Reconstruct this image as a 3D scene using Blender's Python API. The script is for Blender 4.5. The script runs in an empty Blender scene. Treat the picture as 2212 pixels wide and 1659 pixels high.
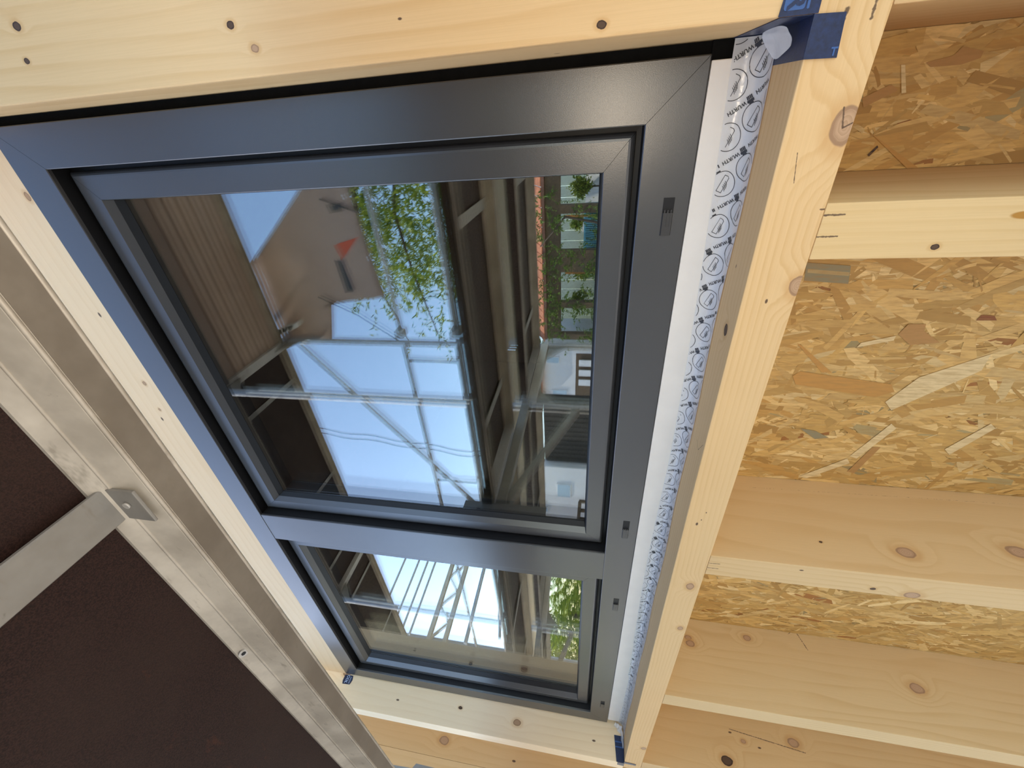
import bpy, bmesh, math, random
from mathutils import Vector, Matrix

random.seed(7)
S = bpy.context.scene
COL = S.collection
PI = math.pi

# ------------------------------------------------------------------ camera, sky, sun, exposure
# metres; origin at the phone, x along the wall, y into the wall, z up (phone held on its side, looking up)
cam_d = bpy.data.cameras.new('camera')
cam_d.sensor_fit = 'HORIZONTAL'; cam_d.sensor_width = 36.0
cam_d.lens = 877.6 / 2212 * 36.0
cam_d.clip_start = 0.01; cam_d.clip_end = 300
cam = bpy.data.objects.new('camera', cam_d); COL.objects.link(cam)
cam_r = Vector((-0.06880526, 0.17484347, -0.98218919))
cam_dn = Vector((-0.8337439, -0.55072724, -0.03963096))
cam_f = Vector((-0.54784755, 0.81616743, 0.18366761))
cam.matrix_world = Matrix(((cam_r.x, -cam_dn.x, -cam_f.x, 0), (cam_r.y, -cam_dn.y, -cam_f.y, 0),
                           (cam_r.z, -cam_dn.z, -cam_f.z, 0), (0, 0, 0, 1)))
S.camera = cam

W = bpy.data.worlds.new('sky'); S.world = W; W.use_nodes = True
wn = W.node_tree.nodes; wl = W.node_tree.links; wn.clear()
sky = wn.new('ShaderNodeTexSky'); sky.sky_type = 'NISHITA'
sky.sun_disc = False
sky.sun_elevation = math.radians(38); sky.sun_rotation = math.radians(-82)
sky.altitude = 300; sky.air_density = 1.0; sky.dust_density = 0.7; sky.ozone_density = 1.1
bg = wn.new('ShaderNodeBackground'); bg.inputs[1].default_value = 1.9
wo = wn.new('ShaderNodeOutputWorld')
wl.new(sky.outputs[0], bg.inputs[0]); wl.new(bg.outputs[0], wo.inputs[0])

sun_d = bpy.data.lights.new('sun', 'SUN'); sun_d.energy = 22.0; sun_d.angle = math.radians(0.6)
sun_d.color = (1.0, 0.93, 0.82)
sun = bpy.data.objects.new('sun', sun_d); COL.objects.link(sun)
sun_dir = Vector((-0.80, 0.14, 0.60)).normalized()          # towards the sun: beyond the far end, a little behind the wall
sun.rotation_euler = sun_dir.to_track_quat('Z', 'Y').to_euler()

# the phone's own lamp, just under its lens
fl_d = bpy.data.lights.new('phone_lamp', 'POINT'); fl_d.energy = 12.0; fl_d.shadow_soft_size = 0.012
fl_d.color = (1.0, 0.83, 0.62)
fl = bpy.data.objects.new('phone_lamp', fl_d); COL.objects.link(fl); fl.location = (-0.012, -0.004, -0.035)

S.view_settings.view_transform = 'Standard'; S.view_settings.look = 'None'
S.view_settings.gamma = 1.0; S.view_settings.use_curve_mapping = False
S.view_settings.exposure = -1.55
S.cycles.max_bounces = 10; S.cycles.diffuse_bounces = 4; S.cycles.glossy_bounces = 5
S.cycles.transmission_bounces = 4; S.cycles.transparent_max_bounces = 24
S.cycles.use_denoising = True
S.cycles.caustics_reflective = False; S.cycles.caustics_refractive = False
S.cycles.sample_clamp_indirect = 6.0

# ------------------------------------------------------------------ helpers: nodes
class NT:
    def __init__(s, name):
        s.m = bpy.data.materials.new(name); s.m.use_nodes = True
        s.t = s.m.node_tree; s.n = s.t.nodes; s.l = s.t.links; s.n.clear()
        s.out = s.n.new('ShaderNodeOutputMaterial')
    def put(s, v, sock):
        if v is None: return
        if isinstance(v, bpy.types.NodeSocket): s.l.new(v, sock)
        else: sock.default_value = v
    def node(s, t, **k):
        n = s.n.new(t)
        for a, b in k.items(): setattr(n, a, b)
        return n
    def math(s, op, a, b=None, c=None, clamp=False):
        n = s.node('ShaderNodeMath', operation=op, use_clamp=clamp)
        s.put(a, n.inputs[0]); s.put(b, n.inputs[1]); s.put(c, n.inputs[2]); return n.outputs[0]
    def vmath(s, op, a, b=None, out=0):
        n = s.node('ShaderNodeVectorMath', operation=op)
        s.put(a, n.inputs[0]); s.put(b, n.inputs[1]); return n.outputs[out]
    def coord(s):
        return s.node('ShaderNodeTexCoord').outputs['Object']
    def noise(s, v, scale, detail=3.0, rough=0.55, col=False):
        n = s.node('ShaderNodeTexNoise'); s.put(v, n.inputs['Vector'])
        n.inputs['Scale'].default_value = scale; n.inputs['Detail'].default_value = detail
        n.inputs['Roughness'].default_value = rough
        return n.outputs['Color' if col else 0]
    def ramp(s, f, stops, interp='LINEAR'):
        n = s.node('ShaderNodeValToRGB'); n.color_ramp.interpolation = interp
        e = n.color_ramp.elements
        while len(e) < len(stops): e.new(0.5)
        for i, (p, c) in enumerate(stops):
            e[i].position = p; e[i].color = c if len(c) == 4 else (*c, 1)
        s.put(f, n.inputs[0]); return n.outputs[0]
    def mix(s, f, a, b, mode='MIX'):
        n = s.node('ShaderNodeMix', data_type='RGBA', blend_type=mode)
        s.put(f, n.inputs[0])
        for v, k in ((a, 6), (b, 7)):
            s.put((*v, 1) if isinstance(v, tuple) and len(v) == 3 else v, n.inputs[k])
        return n.outputs[2]
    def maprange(s, v, a, b, c=0.0, d=1.0, smooth=True):
        n = s.node('ShaderNodeMapRange', interpolation_type='SMOOTHSTEP' if smooth else 'LINEAR')
        s.put(v, n.inputs[0])
        for i, k in enumerate((a, b, c, d)): n.inputs[i + 1].default_value = k
        return n.outputs[0]
    def bump(s, h, strength, dist=0.001):
        n = s.node('ShaderNodeBump'); n.inputs['Strength'].default_value = strength
        n.inputs['Distance'].default_value = dist; s.put(h, n.inputs['Height']); return n.outputs[0]
    def bsdf(s, color, rough=0.5, metal=0.0, spec=0.5, normal=None, alpha=None, coat=None):
        n = s.node('ShaderNodeBsdfPrincipled')
        s.put((*color, 1) if isinstance(color, tuple) and len(color) == 3 else color, n.inputs['Base Color'])
        s.put(rough, n.inputs['Roughness']); s.put(metal, n.inputs['Metallic'])
        n.inputs['Specular IOR Level'].default_value = spec
        if normal is not None: s.put(normal, n.inputs['Normal'])
        if alpha is not None: s.put(alpha, n.inputs['Alpha'])
        if coat: n.inputs['Coat Weight'].default_value = coat
        s.l.new(n.outputs[0], s.out.inputs[0]); return n

def plain(name, color, rough=0.5, metal=0.0, spec=0.5, var=0.15, scale=20.0, bump=0.0):
    m = NT(name); p = m.coord()
    n = m.noise(p, scale, 4.0)
    f = m.maprange(n, 0.3, 0.7, 1 - var, 1 + var, smooth=False)
    c = m.vmath('SCALE', (color[0], color[1], color[2]), None)
    c.node.inputs['Scale'].default_value = 1; m.l.new(f, c.node.inputs['Scale'])
    nb = m.bump(m.noise(p, scale * 6, 2.0), bump, 0.002) if bump else None
    m.bsdf(c, rough, metal, spec, nb)
    return m.m

def wood(name, axis, tone=(0.74, 0.53, 0.31), period=0.011, across=(1.0, 0.35), seed=0.0, wav=0.012, contrast=1.0,
         knots=(), dark_knots=(), specks=(), cracks=(), resin=()):
    """spruce: grain runs along axis; knots are (x, y, z, radius) in object space"""
    m = NT(name); p = m.coord()
    ai = 'xyz'.index(axis); cr = [i for i in range(3) if i != ai]
    off = m.vmath('ADD', p, (seed * 3.1, seed * 1.7, seed * 2.3))
    sc = [7.0, 7.0, 7.0]; sc[ai] = 1.1
    warp = m.noise(m.vmath('MULTIPLY', off, tuple(sc)), 1.0, 2.5, 0.5)
    sc2 = [30.0, 30.0, 30.0]; sc2[ai] = 2.5
    warp2 = m.noise(m.vmath('MULTIPLY', off, tuple(sc2)), 1.0, 2.0, 0.5)
    xyz = m.node('ShaderNodeSeparateXYZ'); m.put(off, xyz.inputs[0])
    t = m.math('MULTIPLY_ADD', xyz.outputs[cr[0]], across[0], m.math('MULTIPLY', xyz.outputs[cr[1]], across[1]))
    t = m.math('MULTIPLY_ADD', warp, wav * 6, t)
    t = m.math('MULTIPLY_ADD', warp2, wav * 0.5, t)
    kn_mask = None
    kd = []
    for kx, ky, kz, kr in list(knots) + list(dark_knots):
        asp = [1.0, 1.0, 1.0]; asp[ai] = 0.72
        d = m.vmath('LENGTH', m.vmath('MULTIPLY', m.vmath('SUBTRACT', p, (kx, ky, kz)), tuple(asp)), None, 1)
        d = m.math('DIVIDE', d, kr)
        d = m.math('MULTIPLY_ADD', m.math('SUBTRACT', m.noise(off, 0.55 / kr, 2.0), 0.5), 0.55, d)
        kd.append(d)
        if kr > 0.003:
            t = m.math('MULTIPLY_ADD', m.maprange(d, 0.6, 4.5, 1.0, 0.0), kr * 2.2, t)
    ph = m.math('FRACT', m.math('DIVIDE', t, period))
    ring = m.ramp(ph, [(0.0, (0, 0, 0)), (0.55, (0.25, 0.25, 0.25)), (0.86, (1, 1, 1)), (0.93, (0.9, 0.9, 0.9)), (1.0, (0, 0, 0))])
    sc3 = [900.0, 900.0, 900.0]; sc3[ai] = 14.0
    fib = m.noise(m.vmath('MULTIPLY', off, tuple(sc3)), 1.0, 2.0, 0.6)
    fade = m.maprange(m.noise(off, 5.0, 1.0), 0.35, 0.65, 0.45, 1.0)
    light = tone; dark = (tone[0] * 0.80, tone[1] * 0.68, tone[2] * 0.50)
    f = m.math('MULTIPLY', m.math('MULTIPLY', ring, fade), 0.50 * contrast)
    c = m.mix(f, light, dark)
    big = m.noise(m.vmath('MULTIPLY', off, tuple([3.0 if i != ai else 0.8 for i in range(3)])), 1.0, 2.0)
    c = m.mix(m.maprange(big, 0.3, 0.7, 0.0, 0.22), c, (tone[0] * 0.98, tone[1] * 0.80, tone[2] * 0.62))
    c = m.mix(m.maprange(fib, 0.3, 0.7, 0.0, 0.10), c, (tone[0] * 0.62, tone[1] * 0.52, tone[2] * 0.40))
    for i, d in enumerate(kd):
        dk = i >= len(knots)
        core = (0.10, 0.055, 0.03) if dk else (0.50, 0.305, 0.17)
        core = m.mix(m.math('MULTIPLY', m.math('FRACT', m.math('MULTIPLY', d, 4.2)), 0.55), core, (core[0] * .62, core[1] * .56, core[2] * .5))
        rim = (0.045, 0.022, 0.012) if dk else (0.33, 0.185, 0.095)
        halo = (tone[0] * 0.78, tone[1] * 0.63, tone[2] * 0.46)
        c = m.mix(m.maprange(d, 1.2, 2.1, 0.55, 0.0), c, halo)
        c = m.mix(m.maprange(d, 0.95, 1.08, 1.0, 0.0), c, rim)
        c = m.mix(m.maprange(m.math('ADD', d, m.math('MULTIPLY', warp2, 0.25)), 0.78, 0.98, 1.0, 0.0), c, core)
    for kx, ky, kz, kr in specks:
        asp = [1.0, 1.0, 1.0]; asp[ai] = 0.5
        d = m.vmath('LENGTH', m.vmath('MULTIPLY', m.vmath('SUBTRACT', p, (kx, ky, kz)), tuple(asp)), None, 1)
        c = m.mix(m.maprange(d, kr * 0.6, kr * 1.2, 0.95, 0.0), c, (0.09, 0.045, 0.025))
    for x0, y0, z0, x1, y1, z1, wd in cracks:              # dark splits / pencil lines: distance to a segment
        a = Vector((x0, y0, z0)); b = Vector((x1, y1, z1)); ab = b - a
        h = m.math('DIVIDE', m.vmath('DOT_PRODUCT', m.vmath('SUBTRACT', p, tuple(a)), tuple(ab), 1), ab.length_squared, clamp=True)
        q = m.node('ShaderNodeVectorMath', operation='SCALE'); q.inputs[0].default_value = tuple(ab); m.l.new(h, q.inputs['Scale'])
        d = m.vmath('LENGTH', m.vmath('SUBTRACT', m.vmath('SUBTRACT', p, tuple(a)), q.outputs[0]), None, 1)
        d = m.math('ADD', d, m.math('MULTIPLY', m.math('SUBTRACT', m.noise(p, 260.0, 2.0), 0.5), wd * 2.2))
        c = m.mix(m.maprange(d, wd * 0.4, wd, 0.9, 0.0), c, (0.10, 0.055, 0.03))
    for x0, y0, z0, kr in resin:
        asp = [1.0, 1.0, 1.0]; asp[ai] = 0.28
        d = m.vmath('LENGTH', m.vmath('MULTIPLY', m.vmath('SUBTRACT', p, (x0, y0, z0)), tuple(asp)), None, 1)
        c = m.mix(m.maprange(d, kr * 0.7, kr, 1.0, 0.0), c, (0.42, 0.19, 0.03))
    m.bsdf(c, 0.62, 0.0, 0.3, m.bump(m.math('ADD', m.math('MULTIPLY', fib, 0.5), m.math('MULTIPLY', ring, -0.25)), 0.18, 0.0006))
    return m.m

# ------------------------------------------------------------------ helpers: meshes
def link(o, parent=None):
    COL.objects.link(o)
    if parent is not None: o.parent = parent
    return o

def tag(o, label=None, cat=None, group=None, kind=None):
    if label: o['label'] = label
    if cat: o['category'] = cat
    if group: o['group'] = group
    if kind: o['kind'] = kind
    return o

def empty(name, loc=(0, 0, 0)):
    o = bpy.data.objects.new(name, None); o.empty_display_size = 0.05; o.location = loc
    return link(o)

class MB:
    """collects geometry in world coordinates, builds one mesh (relative to its top thing's origin)"""
    def __init__(s): s.bm = bmesh.new()
    def face(s, pts):
        try: return s.bm.faces.new([s.bm.verts.new(p) for p in pts])
        except ValueError: return None
    def box(s, x0, x1, y0, y1, z0, z1, c=0.0):
        b = bmesh.new()
        bmesh.ops.create_cube(b, size=1.0)
        for v in b.verts:
            v.co = Vector(((x0 + x1) / 2 + v.co.x * (x1 - x0), (y0 + y1) / 2 + v.co.y * (y1 - y0), (z0 + z1) / 2 + v.co.z * (z1 - z0)))
        if c > 0: bmesh.ops.bevel(b, geom=b.edges[:], offset=c, segments=2, affect='EDGES', profile=0.5)
        s.add(b); return s
    def add(s, b, M=None):
        me = bpy.data.meshes.new('t'); b.to_mesh(me); b.free()
        if M is not None: me.transform(M)
        s.bm.from_mesh(me); bpy.data.meshes.remove(me)
    def obox(s, a, b, w, t, up=(0, 0, 1), c=0.0):
        """bar from a to b, width w across, thickness t along up"""
        a = Vector(a); b = Vector(b); d = b - a; L = d.length; d.normalize()
        u = Vector(up); u = (u - d * u.dot(d)).normalized(); r = d.cross(u)
        bb = bmesh.new(); bmesh.ops.create_cube(bb, size=1.0)
        for v in bb.verts: v.co = Vector((v.co.x * L, v.co.y * w, v.co.z * t))
        if c > 0: bmesh.ops.bevel(bb, geom=bb.edges[:], offset=c, segments=1, affect='EDGES')
        mid = (a + b) / 2
        M = Matrix(((d.x, r.x, u.x, mid.x), (d.y, r.y, u.y, mid.y), (d.z, r.z, u.z, mid.z), (0, 0, 0, 1)))
        s.add(bb, M); return s
    def tube(s, pts, r, n=12, cap=True):
        pts = [Vector(p) for p in pts]; rings = []
        ref = None
        for i, p in enumerate(pts):
            d = (pts[min(i + 1, len(pts) - 1)] - pts[max(i - 1, 0)]).normalized()
            if ref is None: ref = Vector((0, 0, 1)) if abs(d.z) < 0.9 else Vector((1, 0, 0))
            u = (ref - d * ref.dot(d)).normalized(); v = d.cross(u); ref = u
            rr = r[i] if isinstance(r, (list, tuple)) else r
            rings.append([s.bm.verts.new(p + (u * math.cos(2 * PI * k / n) + v * math.sin(2 * PI * k / n)) * rr) for k in range(n)])
        for a, b in zip(rings, rings[1:]):
            for k in range(n):
                f = s.bm.faces.new((a[k], a[(k + 1) % n], b[(k + 1) % n], b[k])); f.smooth = True
        if cap:
            s.bm.faces.new(rings[0][::-1]); s.bm.faces.new(rings[-1])
        return s
    def prism(s, prof, axis, a0, a1):
        """closed 2-D profile extruded along axis ('x': profile is (y, z); 'y': (x, z); 'z': (x, y))"""
        def P(q, a):
            return {'x': (a, q[0], q[1]), 'y': (q[0], a, q[1]), 'z': (q[0], q[1], a)}[axis]
        A = [s.bm.verts.new(P(q, a0)) for q in prof]; B = [s.bm.verts.new(P(q, a1)) for q in prof]
        n = len(prof)
        for k in range(n): s.bm.faces.new((A[k], A[(k + 1) % n], B[(k + 1) % n], B[k]))
        s.bm.faces.new(A[::-1]); s.bm.faces.new(B)
        return s
    def build(s, name, mat, parent=None, smooth=False, org=None, fix=True):
        if fix: bmesh.ops.recalc_face_normals(s.bm, faces=s.bm.faces[:])
        me = bpy.data.meshes.new(name); s.bm.to_mesh(me); s.bm.free()
        o = bpy.data.objects.new(name, me)
        top = parent
        while top is not None and top.parent is not None: top = top.parent
        L = top.location.copy() if top is not None else Vector((0, 0, 0))
        if parent is None and org is not None: L = Vector(org); o.location = L
        if L.length > 0: me.transform(Matrix.Translation(-L))
        if mat: me.materials.append(mat)
        if smooth:
            for p in me.polygons: p.use_smooth = True
        return link(o, parent)

def lofts(loops, gap=0.0003):
    """loops: rectangles (x0, x1, z0, z1, y) from outside to inside; gives four mitred members bottom, top, left, right"""
    out = []
    for side in range(4):
        b = MB(); ring = []
        for x0, x1, z0, z1, y in loops:
            P = {0: ((x0 + gap, y, z0), (x1 - gap, y, z0)), 1: ((x1 - gap, y, z1), (x0 + gap, y, z1)),
                 2: ((x0, y, z1 - gap), (x0, y, z0 + gap)), 3: ((x1, y, z0 + gap), (x1, y, z1 - gap))}[side]
            ring.append([b.bm.verts.new(P[0]), b.bm.verts.new(P[1])])
        n = len(ring)
        for k in range(n):
            a, c = ring[k], ring[(k + 1) % n]
            b.bm.faces.new((a[0], a[1], c[1], c[0]))
        b.bm.faces.new([r[0] for r in ring][::-1]); b.bm.faces.new([r[1] for r in ring])
        out.append(b)
    return out

# ------------------------------------------------------------------ materials
def frame_mat():
    m = NT('anthracite_foil'); p = m.coord()
    n = m.noise(p, 900.0, 3.0, 0.7); n2 = m.noise(p, 3.0, 2.0)
    sp = m.maprange(m.noise(p, 520.0, 1.0), 0.70, 0.78, 0.0, 1.0)
    c = m.mix(n2, (0.038, 0.038, 0.040), (0.048, 0.046, 0.046))
    c = m.mix(m.math('MULTIPLY', sp, 0.35), c, (0.012, 0.012, 0.013))
    m.bsdf(c, m.maprange(n2, 0.2, 0.8, 0.27, 0.33), 0.0, 1.0, m.bump(n, 0.18, 0.0006))
    return m.m
M_FRAME = frame_mat()
M_GASKET = plain('black_gasket', (0.008, 0.008, 0.009), 0.5, 0, 0.3)
M_FOAM = plain('black_foam', (0.006, 0.006, 0.006), 0.95, 0, 0.1, bump=0.2, scale=60)
M_GAP_SHADE = plain('gap_shade_grey', (0.05, 0.052, 0.06), 0.9, bump=0.2, scale=60)
M_WHITE = plain('white_plastic', (0.84, 0.78, 0.72), 0.35, 0, 0.5, var=0.03)
def glass_mat():
    m = NT('window_glass')
    g = m.node('ShaderNodeNewGeometry')
    c = m.math('ABSOLUTE', m.vmath('DOT_PRODUCT', g.outputs['Normal'], g.outputs['Incoming'], 1))
    f = m.math('POWER', m.math('SUBTRACT', 1.0, c), 5.0)
    f = m.math('MULTIPLY_ADD', f, 0.92, 0.08)
    tr = m.node('ShaderNodeBsdfTransparent'); tr.inputs[0].default_value = (0.96, 0.975, 0.965, 1)
    gl = m.node('ShaderNodeBsdfGlossy'); gl.inputs['Roughness'].default_value = 0.0; gl.inputs[0].default_value = (1, 1, 1, 1)
    mx = m.node('ShaderNodeMixShader'); m.l.new(f, mx.inputs[0]); m.l.new(tr.outputs[0], mx.inputs[1]); m.l.new(gl.outputs[0], mx.inputs[2])
    m.l.new(mx.outputs[0], m.out.inputs[0])
    return m.m
M_GLASS = glass_mat()

def osb_mat():
    m = NT('strand_board'); p = m.coord()
    a = m.node('ShaderNodeVertexColor'); a.layer_name = 'tone'
    fib = m.noise(m.vmath('MULTIPLY', p, (260.0, 260.0, 40.0)), 1.0, 3.0, 0.6)
    c = m.mix(m.maprange(fib, 0.35, 0.75, 0.0, 0.50), a.outputs[0], (0.36, 0.19, 0.055))
    m.bsdf(c, 0.6, 0, 0.3, m.bump(fib, 0.3, 0.0006))
    return m.m
M_OSB = osb_mat()
M_OSB_BASE = plain('strand_board_core', (0.40, 0.225, 0.07), 0.7, 0, 0.3, var=0.25, scale=90)

def galv(name, c0=(0.42, 0.40, 0.37), c1=(0.58, 0.55, 0.50), rough=0.5, metal=0.35):
    m = NT(name); p = m.coord()
    n = m.noise(p, 9.0, 5.0, 0.65); n2 = m.noise(p, 70.0, 3.0, 0.7)
    c = m.mix(m.maprange(n, 0.35, 0.65), (*c0,), (*c1,))
    st = m.maprange(m.noise(m.vmath('MULTIPLY', p, (14.0, 40.0, 40.0)), 1.0, 4.0, 0.7), 0.58, 0.72, 0.0, 0.55)
    c = m.mix(st, c, (0.20, 0.165, 0.12))
    dk = m.maprange(n2, 0.68, 0.78, 0.0, 0.45)
    c = m.mix(dk, c, (0.10, 0.085, 0.06))
    m.bsdf(c, m.maprange(n, 0.3, 0.7, rough - 0.1, rough + 0.12), metal, 0.5, m.bump(n2, 0.15, 0.0008))
    return m.m
M_GALV = galv('galvanised_steel')
M_GALV_DIRTY = galv('weathered_galvanised_steel', (0.46, 0.41, 0.335), (0.64, 0.58, 0.48), 0.55, 0.15)
M_STRAP = galv('grey_strap_steel', (0.235, 0.22, 0.195), (0.30, 0.285, 0.255), 0.5, 0.2)
M_GALV_BROWN = galv('brown_flange', (0.175, 0.145, 0.11), (0.235, 0.20, 0.155), 0.6, 0.1)  # browner and darker than the rest of the edge channel
M_GALV_RIM = galv('worn_rim', (0.40, 0.35, 0.28), (0.58, 0.52, 0.43), 0.5, 0.2)
M_ALU = galv('aluminium_tube', (0.45, 0.46, 0.47), (0.55, 0.56, 0.57), 0.42, 0.5)

def ply_mat():
    m = NT('phenolic_plywood'); p = m.coord()
    n = m.noise(p, 700.0, 2.0, 0.7); n2 = m.noise(p, 6.0, 4.0, 0.6)
    c = m.mix(m.maprange(n, 0.3, 0.7), (0.012, 0.0055, 0.0045), (0.036, 0.0165, 0.0125))
    c = m.mix(m.maprange(n2, 0.4, 0.7, 0.0, 0.5), c, (0.034, 0.019, 0.014))
    sc = m.maprange(m.noise(m.vmath('MULTIPLY', p, (9.0, 26.0, 9.0)), 1.0, 5.0, 0.7), 0.63, 0.70, 0.0, 0.5)
    c = m.mix(sc, c, (0.075, 0.024, 0.013))
    m.bsdf(c, 0.60, 0, 0.18, m.bump(n, 0.35, 0.0008))
    return m.m
M_PLY = ply_mat()
M_BLUE = plain('blue_tape', (0.006, 0.0165, 0.060), 0.36, 0, 0.5, var=0.35, scale=260, bump=0.15)
M_BLUE_L = plain('pale_blue_print', (0.035, 0.095, 0.26), 0.4, 0, 0.5, var=0.05)
M_BLUE_W = plain('white_print', (0.45, 0.55, 0.75), 0.4, 0, 0.5, var=0.05)
M_INK = plain('grey_ink', (0.035, 0.035, 0.04), 0.5, 0, 0.4, var=0.1)
def film_mat():
    m = NT('translucent_film'); p = m.coord()
    n = m.noise(p, 55.0, 4.0, 0.7)
    c = m.mix(n, (0.80, 0.79, 0.80), (0.90, 0.885, 0.885))
    b = m.bsdf(c, 0.22, 0, 0.5, m.bump(m.noise(p, 75.0, 3.0), 0.35, 0.002), None)
    tr = m.node('ShaderNodeBsdfTransparent'); mx = m.node('ShaderNodeMixShader')
    mx.inputs[0].default_value = 0.38
    m.l.new(b.outputs[0], mx.inputs[1]); m.l.new(tr.outputs[0], mx.inputs[2]); m.l.new(mx.outputs[0], m.out.inputs[0])
    return m.m
M_FILM = film_mat()

# ------------------------------------------------------------------ the timber-framed wall (setting)
WY = 0.515            # outer face of the studs
BACK = 0.735          # outer face of the strand board
PINE = (0.74, 0.54, 0.31)
wall = tag(empty('wall_front'), 'open timber frame wall of pale spruce studs backed with strand board', 'wall', kind='structure')

w_post = wood('spruce_post', 'z', (0.713, 0.487, 0.246), 0.021, (1.0, 0.22), 1.3, 0.016, 0.95,
              knots=[(0.082, .515, .372, .0035)],
              dark_knots=[(0.128, .515, .670, .0042), (0.103, .515, .392, .0034), (0.067, .515, .001, .0033), (0.097, .515, .684, .0028)],
              specks=[(0.0573, .60, .05, .002), (0.09, .515, .20, .0012)],
              cracks=[])
w_sill = wood('spruce_sill', 'x', (0.713, 0.479, 0.235), 0.0085, (0.75, 1.0), 2.1, 0.007, 1.0,
              knots=[(-0.030, .515, -.234, .0125), (-0.190, .515, -.239, .0085), (-0.827, .515, -.222, .008), (-0.996, .515, -.228, .006), (-1.793, .515, -.231, .008)],
              dark_knots=[(-0.263, .546, -.1823, .0065)],
              specks=[(-0.209, .515, -.21, .0016), (-0.632, .515, -.202, .0022), (-0.62, .515, -.2075, .001), (-0.60, .515, -.212, .001), (-0.181, .564, -.1823, .0013)],
              cracks=[(-0.014, .515, -.2285, -0.031, .515, -.2330, .0011), (-0.031, .515, -.2330, -0.027, .515, -.2405, .0009), (-0.452, .523, -.1823, -0.478, .540, -.1823, .0006), (-0.478, .540, -.1823, -0.470, .556, -.1823, .0005), (0.058, .515, -.207, 0.046, .515, -.206, .002), (0.062, .515, -.228, 0.050, .515, -.228, .0016),
                      (-0.105, .515, -.2415, -0.105, .515, -.2365, .0009), (-0.050, .515, -.199, -0.078, .515, -.2035, .0005)])
w_studs = []
kn = [dict(), dict(dark_knots=[(-0.147, .515, -.359, .003)], resin=[(-0.117, .515, -.425, .0045)], cracks=[(-0.1115, .515, -.228, -0.111, .515, -.262, .0012), (-0.134, .515, -.228, -0.1335, .515, -.262, .0011)]),
      dict(knots=[(-0.77, .515, -.59, .009), (-0.719, .567, -.588, .011), (-0.719, .593, -.777, .013)],
           dark_knots=[(-0.764, .515, -.526, .0035), (-0.719, .572, -.45, .0022)], specks=[(-.733, .515, -.40, .002)],
           cracks=[(-0.742, .515, -.23, -0.742, .515, -.262, .001), (-0.757, .515, -.23, -0.757, .515, -.262, .001), (-.719, .700, -.36, -.719, .712, -.90, .0006)]),
      dict(knots=[(-1.354, .700, -.50, .008), (-1.354, .676, -.329, .007), (-1.354, .660, -.333, .009), (-1.354, .63, -.90, .012)],
           cracks=[(-1.354, .733, -.647, -1.354, .690, -.66, .0016), (-1.354, .735, -.63, -1.354, .728, -.62, .001)]),
      dict(knots=[(-1.93, .653, -.77, .013), (-1.93, .60, -.27, .006), (-1.93, .63, -.60, .006)], dark_knots=[(-1.93, .566, -.53, .013)],
           specks=[(-1.93, .62, -.65, .003), (-1.93, .65, -.56, .003)], cracks=[(-1.93, .66, -.56, -1.93, .63, -.80, .0015)])]
tones = [(0.63, 0.41, 0.20), (0.69, 0.475, 0.225), (0.66, 0.445, 0.215), (0.655, 0.45, 0.22), (0.645, 0.43, 0.205)]
STUDS = [(0.0573, 0.118), (-0.159, -0.0992), (-0.779, -0.7195), (-1.4145, -1.3545), (-1.99, -1.93)]
for i, (x0, x1) in enumerate(STUDS):
    mt = wood('spruce_stud_%d' % i, 'z', tones[i], 0.010 + 0.002 * (i % 3), (1.0, 0.30), 4.0 + i * 1.37, 0.010, 0.85, **kn[i])
    o = MB().box(x0, x1, WY, BACK, -2.4, -0.2417, 0.0012).build('wall_stud', mt, wall)
    o['label'] = ['stud under the window edge at its blue taped corner', 'stud with a brown resin pocket and chisel marks', 'stud with a red-brown knot hole',
                  'stud with a hooked crack on its side', 'stud with a black-ringed knot on its side'][i]
MB().box(-2.02, 0.9, WY, BACK, -0.2415, -0.1823, 0.0015).build('sill_beam', w_sill, wall)
MB().box(0.0573, 0.235, WY, BACK, -0.1821, 1.9, 0.002).build('timber_post', w_post, wall)['label'] = 'wide spruce post beside the window'
w_left = wood('spruce_left_post', 'z', (0.95, 0.745, 0.49), 0.03, (0.25, 1.0), 6.6, 0.02, 0.55,
              knots=[(-1.98, .572, .22, .0105), (-1.98, .628, .985, .012)], dark_knots=[(-1.98, .584, .455, .0055)],
              specks=[(-1.98, .570, .722, .0035), (-1.98, .563, -.075, .0035)])
w_left2 = plain('bleached_spruce', (0.82, 0.72, 0.56), 0.6, 0, 0.3, var=0.05, scale=8)
o = MB().box(-2.043, -1.98, WY, BACK, -0.1821, 1.25, 0.0015).build('timber_post', w_left, wall); o['label'] = 'timber post with three knots at the far window jamb'
w_head = wood('spruce_header', 'x', (0.86, 0.635, 0.395), 0.03, (0.3, 1.0), 8.8, 0.02, 0.5,
              specks=[(-.287, .6255, 1.014, .003), (-.567, .6255, 1.038, .003)],
              knots=[(-.059, .6255, .9965, .0055), (-.46, .6255, 1.018, .0045), (-.537, .6255, 1.026, .0032)])
MB().box(-1.979, 0.0562, 0.6255, BACK, 0.9855, 1.45, 0.0015).build('header_beam', w_head, wall)
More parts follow.
